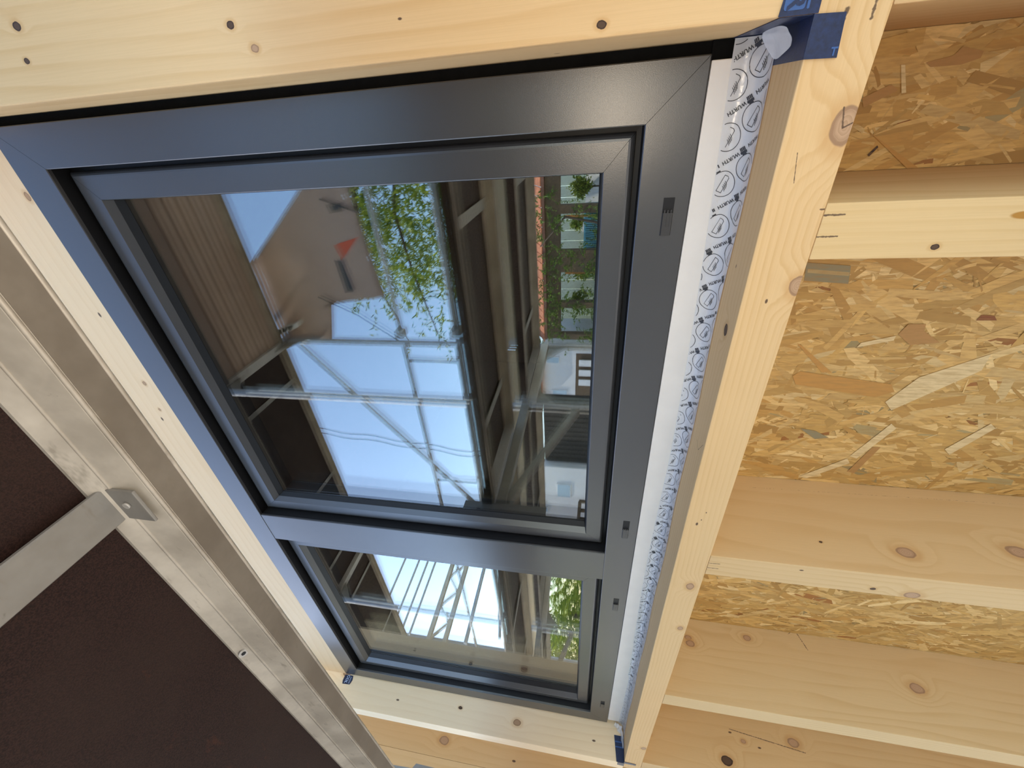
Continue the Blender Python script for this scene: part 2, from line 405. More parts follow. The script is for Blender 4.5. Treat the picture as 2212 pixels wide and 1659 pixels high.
# strand board bays: a panel and its layered wood strands
# a few strands that stand out on the two nearest boards: colour, outline in (x, z)
GREY, LGT, ORG, BRN, RED, DRK, TAN = (.27, .22, .12), (.74, .53, .26), (.52, .25, .06), (.44, .22, .07), (.22, .06, .02), (.05, .025, .015), (.45, .31, .13)
STAND_OUT = {12: [
    (GREY, [(-.2305, -.3416), (-.2367, -.4074), (-.2667, -.4137), (-.2607, -.3470)]), (TAN, [(-.2412, -.3468), (-.2473, -.4091), (-.2534, -.4098), (-.2474, -.3479)]),
    (ORG, [(-.3783, -.3700), (-.3819, -.3786), (-.4376, -.4450), (-.4373, -.4280)]), (ORG, [(-.4474, -.3817), (-.4367, -.3913), (-.4585, -.5486), (-.4745, -.5600), (-.4886, -.5336), (-.4660, -.3917)]),
    (LGT, [(-.4982, -.5540), (-.4417, -.5856), (-.3914, -.6694), (-.4236, -.6714), (-.5169, -.5710)]), (BRN, [(-.3568, -.5200), (-.3375, -.5273), (-.3372, -.5526), (-.3500, -.5553), (-.3713, -.5871), (-.3768, -.5451)]),
    (RED, [(-.3297, -.6194), (-.3198, -.6224), (-.3213, -.6406), (-.3293, -.6476)]), (LGT, [(-.6386, -.5423), (-.5488, -.5833), (-.5595, -.5960), (-.6437, -.5568)]),
    (BRN, [(-.6820, -.5527), (-.6099, -.5740), (-.6099, -.5880), (-.6859, -.5671)]), (LGT, [(-.7055, -.4685), (-.6453, -.5403), (-.6578, -.5488), (-.7113, -.4812)]),
    (LGT, [(-.6049, -.6959), (-.5373, -.7395), (-.5475, -.7517), (-.6184, -.7096)]), (LGT, [(-.3740, -.4702), (-.3595, -.5176), (-.3684, -.5176), (-.3834, -.4663)]),
    (GREY, [(-.5723, -.4303), (-.5762, -.4586), (-.5923, -.4889), (-.5980, -.4652)])],
    11: [(BRN, [(-.0111, -.3433), (.0016, -.3721), (-.0055, -.3828), (-.0217, -.3487)]), (BRN, [(.0214, -.4025), (.0260, -.4301), (.0344, -.4360), (.0278, -.4605), (.0211, -.4604), (.0159, -.4420), (.0162, -.4097)]),
    (LGT, [(.0214, -.3753), (.0210, -.3800), (-.0088, -.3929), (-.0094, -.3879)]), (ORG, [(-.0450, -.3587), (-.0539, -.3713), (-.0990, -.4440), (-.0988, -.4300)]), (DRK, [(-.0786, -.3735), (-.0678, -.3820), (-.0701, -.3840), (-.0810, -.3767)])]}
def osb_bay(x0, x1, seed, zb=-1.75):
    p = MB().box(x0, x1, BACK, BACK + 0.018, zb - 0.6, -0.2417).build('osb_panel', M_OSB_BASE, wall)
    rnd = random.Random(seed); vs, fs, cols = [], [], []
    zt = -0.2417
    pal = [(0.56, 0.345, 0.125), (0.52, 0.315, 0.105), (0.60, 0.385, 0.155), (0.48, 0.28, 0.09), (0.54, 0.335, 0.12), (0.64, 0.43, 0.19), (0.44, 0.245, 0.075), (0.58, 0.365, 0.14)]
    n = int((x1 - x0) * (zt - zb) / (0.070 * 0.012) * 11)
    for i in range(n):
        lay = i / n
        big = rnd.random() < 0.5
        L = rnd.uniform(0.05, 0.14) if big else rnd.uniform(0.012, 0.05)
        w = rnd.uniform(0.006, 0.022) if big else rnd.uniform(0.0012, 0.006)
        a = rnd.gauss(0, 0.42) if rnd.random() < 0.86 else rnd.uniform(-1.5, 1.5)
        cx = rnd.uniform(x0, x1); cz = rnd.uniform(zb, zt)
        ca, sa = math.cos(a), math.sin(a)
        k = rnd.randint(0, len(pal) - 1); c = pal[k]
        q = rnd.random()
        if q < 0.012: c = (0.30, 0.12, 0.035)
        elif q < 0.030: c = (0.34, 0.26, 0.13)
        elif q < 0.09: c = (0.70, 0.50, 0.25)
        br = rnd.uniform(0.80, 1.15); c = (min(1, c[0] * br * 1.10), min(1, c[1] * br * 1.03), c[2] * br * 0.86)
        y = BACK - 0.0002 - lay * 0.0016
        t1, t2 = rnd.uniform(-0.3, 0.3) * w, rnd.uniform(-0.3, 0.3) * w
        loc = [(-L / 2, -w / 2 + t1 * 0.5), (-L / 4, -w * rnd.uniform(0.4, 0.6)), (L / 4, -w * rnd.uniform(0.4, 0.6)), (L / 2 + rnd.uniform(-.2, .2) * w, -w / 2 * rnd.uniform(0.2, 1)),
               (L / 2 - rnd.uniform(0, .8) * w, w / 2 * rnd.uniform(0.2, 1)), (0, w * rnd.uniform(0.4, 0.6)), (-L / 2 + rnd.uniform(-.2, .8) * w, w / 2 * rnd.uniform(0.3, 1))]
        b = len(vs); tilt = rnd.uniform(-1, 1) * 0.0005
        for lx, lw in loc:
            X = cx + lx * sa + lw * ca; Z = cz + lx * ca - lw * sa       # long side mostly upright
            X = min(max(X, x0 + 0.0005), x1 - 0.0005); Z = min(Z, zt - 0.0003)
            vs.append((X, y + tilt * lx / L, Z))
        fs.append(tuple(range(b, b + len(loc)))); cols.append(c)
    for q, (c, out) in enumerate(STAND_OUT.get(seed, ())):
        b = len(vs); vs += [(X, BACK - 0.0026 - q * 0.00003, Z) for X, Z in out]; fs.append(tuple(range(b, b + len(out)))); cols.append(c)
    me = bpy.data.meshes.new('wood_strands'); me.from_pydata(vs, [], fs); me.update()
    ca_ = me.color_attributes.new('tone', 'FLOAT_COLOR', 'CORNER')
    buf = []
    for po, c in zip(me.polygons, cols): buf += [*c, 1.0] * po.loop_total
    ca_.data.foreach_set('color', buf)
    me.materials.append(M_OSB)
    s = bpy.data.objects.new('wood_strands', me); s['kind'] = 'stuff'; link(s, p)
osb_bay(-0.0992, 0.0573, 11, -1.0)
osb_bay(-0.7195, -0.159, 12, -1.2)
osb_bay(-1.3545, -0.779, 13, -1.75)
osb_bay(-1.93, -1.4145, 14, -1.6)
# the wing that comes forward at the far corner
wl_ = tag(empty('wall_left'), 'projecting timber wing of stacked spruce planks beyond the far end of the window', 'wall', kind='structure')
w_ret = wood('spruce_wing', 'z', (0.685, 0.453, 0.217), 0.035, (0.2, 1.0), 9.9, 0.02, 0.7, knots=[(-2.75, .659, .679, .018)], specks=[(-2.75, .636, .296, .005), (-2.75, .618, .0, .007)])
w_ret2 = wood('spruce_wing_b', 'z', (0.723, 0.492, 0.246), 0.035, (0.2, 1.0), 3.9, 0.02, 0.7)
for k, (y0, y1) in enumerate(((0.588, 0.74), (0.40, 0.5872))):
    MB().box(-2.83, -2.75, y0, y1, -2.4, 1.25, 0.0012).build('plank', [w_ret, w_ret2][k], wl_)

# ------------------------------------------------------------------ the window
FX0, FX1, FZ0, FZ1, FY = -1.965, 0.0443, -0.1238, 0.984, 0.622
IX0, IX1, IZ0, IZ1 = -1.900, -0.0200, -0.0573, 0.9135
MX0, MX1 = -1.018, -0.908
G = 0.664
win = tag(empty('window_1', (-0.96, 0.622, -0.124)), 'anthracite two-light window with a wide sash and a narrow side light', 'window', kind='structure')
outer = bpy.data.objects.new('frame', None); link(outer, win)
for b in lofts([(FX0, FX1, FZ0, FZ1, 0.715), (FX0, FX1, FZ0, FZ1, FY + 0.0012), (FX0 + .0012, FX1 - .0012, FZ0 + .0012, FZ1 - .0012, FY),
                (IX0 - .0012, IX1 + .0012, IZ0 - .0012, IZ1 + .0012, FY), (IX0, IX1, IZ0, IZ1, FY + 0.0012), (IX0, IX1, IZ0, IZ1, 0.629), (IX0 - .004, IX1 + .004, IZ0 - .004, IZ1 + .004, 0.629), (IX0 - .004, IX1 + .004, IZ0 - .004, IZ1 + .004, 0.715)]):
    b.build('frame_rail', M_FRAME, outer)
b = MB().box(MX0, MX1, FY + 0.0006, 0.629, IZ0 - .0002, IZ1 + .0002, 0.0012).box(MX0 + .004, MX1 - .004, 0.629, 0.714, IZ0, IZ1)
b.build('mullion', M_FRAME, outer)
SY = 0.6437
def sash(x0, x1, z0, z1, ix0, ix1, iz0, iz1, gx0, gx1, gz0, gz1, label):
    """x0..z1 outer rect, ix.. inner face rect, g.. visible glass rect"""
    s = bpy.data.objects.new('sash', None); link(s, win); s['label'] = label
    r = 0.010
    loops = [(x0, x1, z0, z1, 0.71)]
    loops += [(x0, x1, z0, z1, SY + r)]
    for k in range(1, 6):
        a = k / 5 * PI / 2
        loops.append((x0 + r * (1 - math.cos(a)), x1 - r * (1 - math.cos(a)), z0 + r * (1 - math.cos(a)), z1 - r * (1 - math.cos(a)), SY + r - r * math.sin(a)))
    loops += [(ix0 - .001, ix1 + .001, iz0 - .001, iz1 + .001, SY), (ix0, ix1, iz0, iz1, SY + .001)]
    loops += [(ix0 * .5 + gx0 * .5, ix1 * .5 + gx1 * .5, iz0 * .5 + gz0 * .5, iz1 * .5 + gz1 * .5, SY + 0.0102), (ix0 * .5 + gx0 * .5, ix1 * .5 + gx1 * .5, iz0 * .5 + gz0 * .5, iz1 * .5 + gz1 * .5, 0.71)]
    for b in lofts(loops): b.build('sash_rail', M_FRAME, s)
    h = [(ix0 * .5 + gx0 * .5 - .0001, ix1 * .5 + gx1 * .5 + .0001, iz0 * .5 + gz0 * .5 - .0001, iz1 * .5 + gz1 * .5 + .0001, SY + 0.0106), (gx0, gx1, gz0, gz1, G - 0.0008), (gx0, gx1, gz0, gz1, 0.705)]
    h.append((h[0][0], h[0][1], h[0][2], h[0][3], 0.705))
    g = MB()
    for b in lofts(h, 0.0): g.add(b.bm)
    g.build('gasket', M_GASKET, s)
    for k in range(3):
        y = G + k * 0.018
        MB().box(gx0 - .002, gx1 + .002, y, y + 0.004, gz0 - .002, gz1 + .002).build('glass_pane', M_GLASS, s)
    return s
g7 = 0.007
sash(-0.901, -0.027, -0.0503, 0.9065, -0.8640, -0.0735, -0.0088, 0.8640, -0.8440, -0.0765, -0.0045, 0.8400, 'wide main sash')
sash(-1.893, -1.0175, -0.0503, 0.9065, -1.8642, -1.0710, -0.0082, 0.8700, -1.8180, -1.0740, -0.0040, 0.8420, 'narrow side light')
# gasket between frame and sash, its black carried up the step as shade
gk = MB()
for x0, x1 in ((IX0, MX0), (MX1, IX1)):
    for b in lofts([(x0 - .0002, x1 + .0002, IZ0 - .0002, IZ1 + .0002, 0.6292), (x0, x1, IZ0, IZ1, 0.6580), (x0 + .0085, x1 - .0085, IZ0 + .0085, IZ1 - .0085, 0.6585), (x0 + .0085, x1 - .0085, IZ0 + .0085, IZ1 - .0085, 0.70), (x0 - .0002, x1 + .0002, IZ0 - .0002, IZ1 + .0002, 0.70)], 0.0): gk.add(b.bm)
gk.build('joint_gasket_shade', M_GASKET, win)
# drain caps along the bottom rail, ribbed slots
M_CAP = plain('dark_cap', (0.045, 0.043, 0.042), 0.3, 0, 0.6, var=0.05)
for xa, xb in ((-0.105, -0.154), (-0.777, -0.835), (-1.0975, -1.154), (-1.777, -1.827)):
    z0, z1 = -0.1052, -0.0908
    b = MB()
    b.prism([(FY - 0.0002, z0), (FY - 0.0030, z0 + .0012), (FY - 0.0030, z1 - .0012), (FY - 0.0002, z1)], 'x', xb, xb + 0.030)
    cap = b.build('drain_cap', M_CAP, win)
    MB().box(xb + 0.030, xa, FY - 0.0004, FY + 0.0002, z0, z1).build('drain_slot', M_GASKET, cap)
    for k in range(3):
        MB().box(xb + 0.012, xb + 0.034, FY - 0.0036, FY - 0.0004, z0 + .0026 + k * .0042, z0 + .0040 + k * .0042).build('rib', M_CAP, cap)
MB().box(-1.938, 0.0385, 0.6225, 0.70, -0.1815, -0.1246, 0.001).build('sill_profile', M_WHITE, win)['label'] = 'white base profile under the frame'

# foam strip in the joint between window and post
ft = MB().box(0.0447, 0.0570, 0.634, 0.70, -0.176, 0.989).box(0.0386, 0.0572, 0.630, 0.70, -0.150, -0.1245).build('foam_joint_tape', M_FOAM, None, org=(0.05, 0.64, 0.4))
tag(ft, 'black foam joint strip between the window frame and the wide timber post', 'foam tape')

# ------------------------------------------------------------------ printed sealing film along the sill
def film_prof(x):
    """unrolled across: list of (y, z) from the frame side down on to the sill beam"""
    t = min(max((0.04 - x) / 1.97, 0), 1)
    zt = -0.1462 - 0.015 * min(1, t * 3.2) + 0.004 * math.sin(x * 5.0) - (0.0 if t < 0.8 else 0.004)
    zf = -0.1655 - 0.0055 * min(1, t * 2.5)
    w = 0.0012 * math.sin(x * 41) + 0.0008 * math.sin(x * 97 + 1)
    y3 = 0.592 + 0.004 * math.sin(x * 17) - 0.012 * t
    return [(0.6212, zt), (0.6206, (zt + zf) / 2), (0.6200 + w * 0.2, zf), (0.6125 + w, zf - 0.0075), (0.6075 + w, -0.1795 + abs(w) * 0.4), (0.600, -0.1808), (y3, -0.1812)]
def film_point(x, s, lift=0.0):
    """s in metres across from the upper edge"""
    pr = film_prof(x)
    for (a, b) in zip(pr, pr[1:]):
        L = math.hypot(b[0] - a[0], b[1] - a[1])
        if s <= L or b is pr[-1]:
            t = s / L; d = ((b[0] - a[0]) / L, (b[1] - a[1]) / L)
            n = (d[1], -d[0])                                  # outward: towards -y / +z
            if n[0] > 0: n = (-n[0], -n[1])
            return (x, a[0] + d[0] * s + n[0] * lift, a[1] + d[1] * s + n[1] * lift)
        s -= L
def film_width(x):
    pr = film_prof(x); return sum(math.hypot(b[0] - a[0], b[1] - a[1]) for a, b in zip(pr, pr[1:]))
fb = MB().prism([(0.6222, -0.1755), (0.6140, -0.1790), (0.6095, -0.1814), (0.6222, -0.1814)], 'x', -1.938, 0.0380).build('gap_shade_strip', M_GAP_SHADE, win)  # dark strip stands in for the shade in the gap behind the film
fb['label'] = 'dark grey strip added under the film as the shade of the gap'
film = tag(empty('sealing_film', (-0.9, 0.60, -0.181)), 'translucent white sealing film printed with circles and lettering along the sill under the window', 'sealing tape')
b = MB(); rows = []
NX = 420
for i in range(NX + 1):
    x = 0.0557 - i * (2.001 / NX)
    rows.append([b.bm.verts.new((x, y, z)) for y, z in film_prof(x)])
for r0, r1 in zip(rows, rows[1:]):
    for k in range(len(r0) - 1):
        f = b.bm.faces.new((r0[k], r0[k + 1], r1[k + 1], r1[k])); f.smooth = True
b.build('film_strip', M_FILM, film)
# crumpled end flaps
def flap(pts, name='end_flap', n=10, amp=0.0022, seed=1):
    """pts: four corners, bilinear patch with creases"""
    rnd = random.Random(seed); P = [Vector(p) for p in pts]
    nrm = (P[1] - P[0]).cross(P[3] - P[0]).normalized()
    b = MB(); g = []
    ph = [rnd.uniform(0, 6) for _ in range(4)]
    for i in range(n + 1):
        row = []
        for j in range(n + 1):
            u, v = i / n, j / n
            q = P[0] * (1 - u) * (1 - v) + P[1] * u * (1 - v) + P[2] * u * v + P[3] * (1 - u) * v
            h = amp * (math.sin(9 * u + 4 * v + ph[0]) * 0.6 + math.sin(14 * v - 6 * u + ph[1]) * 0.5 + rnd.uniform(-.15, .15))
            # rounded corners
            cu, cv = u - .5, v - .5
            rr = (abs(2 * cu) ** 4 + abs(2 * cv) ** 4) ** .25
            k = 1.0 if rr < 1 else 1 / rr
            if rr > 1:
                u2, v2 = .5 + cu * k, .5 + cv * k
                q = P[0] * (1 - u2) * (1 - v2) + P[1] * u2 * (1 - v2) + P[2] * u2 * v2 + P[3] * (1 - u2) * v2
            row.append(b.bm.verts.new(q + nrm * h))
        g.append(row)
    for i in range(n):
        for j in range(n):
            f = b.bm.faces.new((g[i][j], g[i + 1][j], g[i + 1][j + 1], g[i][j + 1])); f.smooth = True
    return b
flap([(0.0560, .603, -.1640), (0.0562, .546, -.1690), (0.0400, .538, -.1790), (0.0290, .588, -.1800)], n=20, amp=.0004, seed=5).build('end_flap', M_FILM, film)
flap([(-1.930, .6195, -.152), (-1.972, .617, -.150), (-1.975, .597, -.172), (-1.925, .600, -.178)], amp=.003, seed=8).build('end_flap', M_FILM, film)
flap([(-1.925, .612, -.168), (-1.972, .600, -.172), (-1.965, .545, -.1805), (-1.928, .575, -.1802)], amp=.0015, seed=9).build('end_flap', M_FILM, film)
# the print: rings with a tilted panel, and the word after its emblem, repeated at 52 mm
def text_mesh(body, size):
    cu = bpy.data.curves.new('t', 'FONT'); cu.body = body; cu.size = size; cu.align_x = 'CENTER'; cu.align_y = 'CENTER'; cu.resolution_u = 2
    cu.offset = size * 0.03
    ob = bpy.data.objects.new('t', cu); COL.objects.link(ob)
    dg = bpy.context.evaluated_depsgraph_get(); dg.update()
    me = bpy.data.meshes.new_from_object(ob.evaluated_get(dg))
    r = ([v.co.copy() for v in me.vertices], [tuple(p.vertices) for p in me.polygons])
    bpy.data.objects.remove(ob); bpy.data.curves.remove(cu); bpy.data.meshes.remove(me)
    return r
def stroke(pts, w, closed=False):
    """flat polyline as quads in 2-D"""
    vs, fs = [], []; n = len(pts)
    for i in range(n if closed else n - 1):
        a = Vector(pts[i]); c = Vector(pts[(i + 1) % n]); d = (c - a); L = d.length
        if L == 0: continue
        d /= L; nn = Vector((-d.y, d.x)) * w / 2; e = d * w * 0.35
        k = len(vs); vs += [a - e + nn, a - e - nn, c + e - nn, c + e + nn]; fs.append((k, k + 1, k + 2, k + 3))
    return vs, fs
word = text_mesh('WURTH', 0.0098)
ww = max(v.x for v in word[0]) - min(v.x for v in word[0])
word = ([v * (0.0222 / ww) for v in word[0]], word[1])
def motif():
    vs, fs = [], []
    def add(v, f, off=(0, 0), rot=0.0):
        c, s = math.cos(rot), math.sin(rot); k = len(vs)
        for q in v: vs.append((q[0] * c - q[1] * s + off[0], q[0] * s + q[1] * c + off[1]))
        fs.extend(tuple(i + k for i in g) for g in f)
    # (u along the reading direction, v up of the letters)
    add(*stroke([(0.0150 * math.cos(2 * PI * i / 40), 0.0150 * math.sin(2 * PI * i / 40)) for i in range(40)], 0.0008, True))
    add(*stroke([(-.0100, -.0035), (.0100, -.0035), (.0100, .0030), (-.0085, .0030), (-.0100, .0010)], 0.0007, True), rot=0.6)
    for k in range(4): add(*stroke([(-.0040 + k * .0021, .0004), (-.0015 + k * .0021, .0040), (.0015 + k * .0018, .0056)], 0.0006), rot=0.6)
    add(*word, off=(0.0055, 0.0238))
    # emblem before the word: a rounded block cut into bars
    for u in (-.0135, -.0118, -.0100, -.0083):
        add(*stroke([(u, .0198), (u, .0230)], .0014))
    add(*stroke([(-.0138, .0252), (-.0080, .0252)], .0030)); add(*stroke([(-.0128, .0275), (-.0090, .0275)], .0018))
    return vs, fs
mv, mf = motif()
pr = MB(); PI_X = 0.0521; ang = 0.54
for k in range(-4, 3):
    for i in range(-3, 42):
        xc = 0.013 - i * PI_X + k * 0.020
        sc_ = 0.0055 + 0.0478 * (0.013 - xc) + k * 0.0295
        if not -0.03 < sc_ < 0.09: continue
        pts = []
        for u, v in mv:
            # reading direction runs up the wall (-s), letter tops towards -x
            uu = u * math.cos(ang) - v * math.sin(ang); vv = u * math.sin(ang) + v * math.cos(ang)
            X = xc - vv; q = sc_ - uu
            good = 0.0003 < q < film_width(X) - 0.0003 and -1.944 < X < 0.0550
            pts.append(pr.bm.verts.new(film_point(X, q, 0.0005)) if good else None)
        for f in mf:
            q = [pts[n] for n in f]
            if all(q):
                try: pr.bm.faces.new(q)
                except ValueError: pass
pm = pr.build('printed_marks', M_INK, film); pm['label'] = 'grey printed rings and lettering'

# ------------------------------------------------------------------ blue adhesive tape
def sheet(pieces, mat, name, parent=None, thick=0.0006, org=None):
    b = MB()
    for quad in pieces:
        P = [Vector(q) for q in quad]; n = (P[1] - P[0]).cross(P[2] - P[0]).normalized() * thick
        A = [b.bm.verts.new(p) for p in P]; B = [b.bm.verts.new(p + n) for p in P]; k = len(P)
        b.bm.faces.new(A[::-1]); b.bm.faces.new(B)
        for i in range(k): b.bm.faces.new((A[i], A[(i + 1) % k], B[(i + 1) % k], B[i]))
    return b.build(name, mat, parent, org=org)
e = 0.0008
bt = tag(empty('blue_adhesive_tape', (0.057, 0.515, -0.182)), 'wide dark blue adhesive tape folded round the joint of post and sill beam', 'tape')
sheet([[(0.0573, WY - e, -0.1525), (0.080, WY - e, -0.1555), (0.080, WY - e, -0.1845), (0.0573, WY - e, -0.1845)][::-1],      # on the post
       [(0.0570, WY - e, -0.1815), (0.0560, WY - e * 1.6, -0.2065), (0.0245, WY - e * 1.6, -0.2090), (0.0255, WY - e, -0.1815)][::-1],   # on the beam face
       [(0.0570, WY, -0.1815), (0.0255, WY, -0.1815), (0.0270, 0.600, -0.1815), (0.0570, 0.600, -0.1815)],                   # on the beam top
       [(0.0565, WY, -0.1815), (0.0565, 0.630, -0.1815), (0.0565, 0.630, -0.1450), (0.0565, WY, -0.1540)]], M_BLUE, 'tape_strip', bt)
def flat_text(body, size, origin, u, v, mat, name, parent, lift):
    vs, fs = text_mesh(body, size); u = Vector(u).normalized(); v = Vector(v).normalized(); n = u.cross(v)
    b = MB(); q = [b.bm.verts.new(Vector(origin) + u * p.x + v * p.y + n * lift) for p in vs]
    for f in fs:
        try: b.bm.faces.new([q[k] for k in f])
        except ValueError: pass
    return b.build(name, mat, parent, fix=False)
rb = MB()
def rrect(x0, x1, z0, z1, y, r=0.002):
    pts = []
    for cx, cz, a0 in ((x1 - r, z1 - r, 0), (x0 + r, z1 - r, 90), (x0 + r, z0 + r, 180), (x1 - r, z0 + r, 270)):
        for k in range(5): pts.append((cx + r * math.cos(math.radians(a0 + k * 22.5)), y, cz + r * math.sin(math.radians(a0 + k * 22.5))))
    return pts
rb.face(rrect(0.0610, 0.078, -0.1722, -0.1555, WY - e * 2.1))
rb.face(rrect(0.0610, 0.078, -0.1758, -0.1737, WY - e * 2.1, 0.0008))
rb.build('printed_panel', M_BLUE_L, bt)
flat_text('R', 0.0190, (0.0672, WY - e * 2.3, -0.1640), (-1, 0, 0), (0, 0, -1), M_BLUE, 'printed_letter', bt, 0.0003)
flat_text('T', 0.0085, (0.0290, WY - e * 2.5, -0.2050), (0, 0, -1), (1, 0, 0), M_BLUE_L, 'printed_letter', bt, 0.0003)
bt2 = tag(empty('blue_adhesive_tape', (-1.979, 0.60, 0.985)), 'small blue tape tab with white lettering at the far upper corner of the window frame', 'tape')
sheet([[(-1.9790, .622, 1.0045 - .015), (-1.9785, .600, .990), (-1.9775, .588, .985), (-1.9780, .590, .952), (-1.9785, .606, .948), (-1.9785, .622, .952)][::-1]], M_BLUE, 'tape_strip', bt2)
flat_text('COL', 0.016, (-1.9772, .607, .972), (0, -1, 0.12), (0, -0.12, -1), M_BLUE_W, 'printed_letter', bt2, 0.0004)
for k in range(2):
    sheet([[(-1.9768, .592, .9605 - k * .004), (-1.9768, .618, .9600 - k * .004), (-1.9768, .618, .9588 - k * .004), (-1.9768, .592, .9593 - k * .004)]], M_BLUE_W, 'printed_line', bt2, 0.0002)
bt3 = tag(empty('blue_adhesive_tape', (-1.97, 0.56, -0.182)), 'narrow dark blue tape strip in the far corner of the sill beam below the film', 'tape')
sheet([[(-1.9785, .592, -.150), (-1.9785, .592, -.1812), (-1.9785, .5152, -.1812), (-1.9785, .5152, -.156)][::-1],
       [(-1.979, .590, -.1812), (-1.945, .586, -.1812), (-1.958, .5145, -.1812), (-1.979, .5145, -.1812)],
       [(-1.979, WY - e, -.1600), (-1.979, WY - e, -.1835), (-2.006, WY - e, -.1835), (-2.004, WY - e, -.1600)],
       [(-1.9585, WY - e, -.1825), (-1.9620, WY - e, -.2225), (-1.9755, WY - e, -.2228), (-1.975, WY - e, -.1825)][::-1]], M_BLUE, 'tape_strip', bt3)
for yy in (.575, .560):
    sheet([[(-1.9772, yy, -.153), (-1.9772, yy, -.180), (-1.9772, yy - .004, -.180), (-1.9772, yy - .004, -.153)][::-1]], M_BLUE_L, 'printed_line', bt3, 0.0002)

# ------------------------------------------------------------------ the room behind the glass
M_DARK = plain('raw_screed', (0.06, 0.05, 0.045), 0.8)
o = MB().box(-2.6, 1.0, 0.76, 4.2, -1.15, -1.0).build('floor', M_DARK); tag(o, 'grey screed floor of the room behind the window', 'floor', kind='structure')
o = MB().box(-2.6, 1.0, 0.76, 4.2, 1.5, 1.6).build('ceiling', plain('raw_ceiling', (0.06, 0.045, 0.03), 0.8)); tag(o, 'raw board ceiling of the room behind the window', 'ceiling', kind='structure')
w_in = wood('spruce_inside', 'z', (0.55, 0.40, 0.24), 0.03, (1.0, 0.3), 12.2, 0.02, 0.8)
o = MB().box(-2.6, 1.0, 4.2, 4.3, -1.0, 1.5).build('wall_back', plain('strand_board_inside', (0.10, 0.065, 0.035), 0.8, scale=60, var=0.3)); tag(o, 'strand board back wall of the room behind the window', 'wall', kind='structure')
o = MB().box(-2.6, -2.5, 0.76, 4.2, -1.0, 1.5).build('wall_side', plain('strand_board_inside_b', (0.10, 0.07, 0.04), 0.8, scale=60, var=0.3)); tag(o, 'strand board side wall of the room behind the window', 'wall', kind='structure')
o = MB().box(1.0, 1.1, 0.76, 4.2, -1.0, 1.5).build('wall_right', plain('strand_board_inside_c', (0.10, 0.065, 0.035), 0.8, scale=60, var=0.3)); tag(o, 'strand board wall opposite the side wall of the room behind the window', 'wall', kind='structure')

# ------------------------------------------------------------------ scaffold
XF = [1.126, -1.384, -3.895, -6.405]           # frame positions
def deck(x0, x1, y0, y1, z, label, ribs=False, cat='scaffold deck'):
    """steel-edged plywood deck; z is the underside of its edge channels, y1 the wall side"""
    t = tag(empty('scaffold_deck', ((x0 + x1) / 2, (y0 + y1) / 2, z)), label, cat, 'steel-edged scaffold decks')
    def prof(ye, s):        # s = +1 wall side edge: channel with an inner lip that steps up to the board
        pts = [(0, .004), (-.004, 0), (-.028, 0), (-.0304, .003), (-.0375, .029), (-.047, .0435), (-.047, .0475), (-.034, .0475), (-.030, .036), (-.024, .0060), (-.006, .0060), (-.004, .048), (0, .050)]
        return [(ye + s * a, z + b) for a, b in pts]
    for ye, sg in ((y1, 1), (y0, -1)):
        ch = MB().prism(prof(ye, sg), 'x', x0, x1).build('edge_channel', M_GALV_DIRTY, t)
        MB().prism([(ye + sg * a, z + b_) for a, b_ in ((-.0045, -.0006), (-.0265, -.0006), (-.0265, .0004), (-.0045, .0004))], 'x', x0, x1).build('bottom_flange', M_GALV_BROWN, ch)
        MB().tube([(x0, ye - sg * .0022, z + .0018), (x1, ye - sg * .0022, z + .0018)], .0027, 8).tube([(x0, ye - sg * .0286, z + .0012), (x1, ye - sg * .0286, z + .0012)], .0020, 8).tube([(x0, ye - sg * .0376, z + .0300), (x1, ye - sg * .0376, z + .0300)], .0016, 8).build('rolled_rim', M_GALV_RIM, ch)
    MB().box(x0, x1, y1 + .0003, y1 + .0030, z + .007, z + .0495).build('edge_shade_band', M_PLY, t)  # dark band added over the steel web, its colour standing for shade
    if ribs:
        n = 6; yy = y0 + 0.047; st = (y1 - y0 - 0.094) / n
        for k in range(n):
            MB().prism([(yy + k * st + .002, z + .048), (yy + k * st + .010, z + .030), (yy + (k + 1) * st - .010, z + .030), (yy + (k + 1) * st - .002, z + .048)], 'x', x0 + .01, x1 - .01).build('board_rib', M_TIMB, t)
    MB().box(x0 + .005, x1 - .005, y0 + 0.036, y1 - 0.036, z + 0.0476, z + 0.0580).build('plywood_board', M_PLY, t)
    for xs in ((x0 + x1) / 2 - 0.1345, x0 + 0.30, x1 - 0.30) if not ribs else ():
        st = MB().obox((xs, y0 + .041, z + .0380), (xs, y1 - .0385, z + .0380), .0385, .005, c=.0012)
        o = st.build('cross_strap', M_STRAP, t)
        MB().box(xs - .019, xs + .019, y1 - .0402, y1 - .0372, z + .004, z + .0385, .0008).build('strap_tab', M_STRAP, o)
        MB().tube([(xs + .002, y1 - .0405, z + .020), (xs + .002, y1 - .0425, z + .020)], .0032, 10).build('rivet', M_GALV, o)
    for xs in ((x0 + x1) / 2 - .408, x1 - 0.35):
        o = MB().tube([(xs, y1 - .0432, z + .0375), (xs, y1 - .0440, z + .0362)], .0058, 16).build('rivet', M_GALV, t)
        MB().tube([(xs, y1 - .0440, z + .0364), (xs, y1 - .0443, z + .0358)], .0026, 12).build('rivet_hole', M_GASKET, o)
    for xe, s in ((x0, 1), (x1, -1)):      # end claws
        MB().box(min(xe, xe + s * .012), max(xe, xe + s * .012), y0 + .01, y1 - .01, z + .002, z + .050, .001).build('end_plate', M_GALV, t)
    return t
M_TIMB = wood('grey_deck_board', 'x', (0.58, 0.45, 0.36), 0.012, (1.0, 0.3), 15.5, 0.01, 1.0)
ZL, ZU = 0.374, 2.374
G2 = 0.02
bays = [(XF[1] + G2, XF[0] - G2), (XF[2] + G2, XF[1] - G2), (XF[3] + G2, XF[2] - G2)]
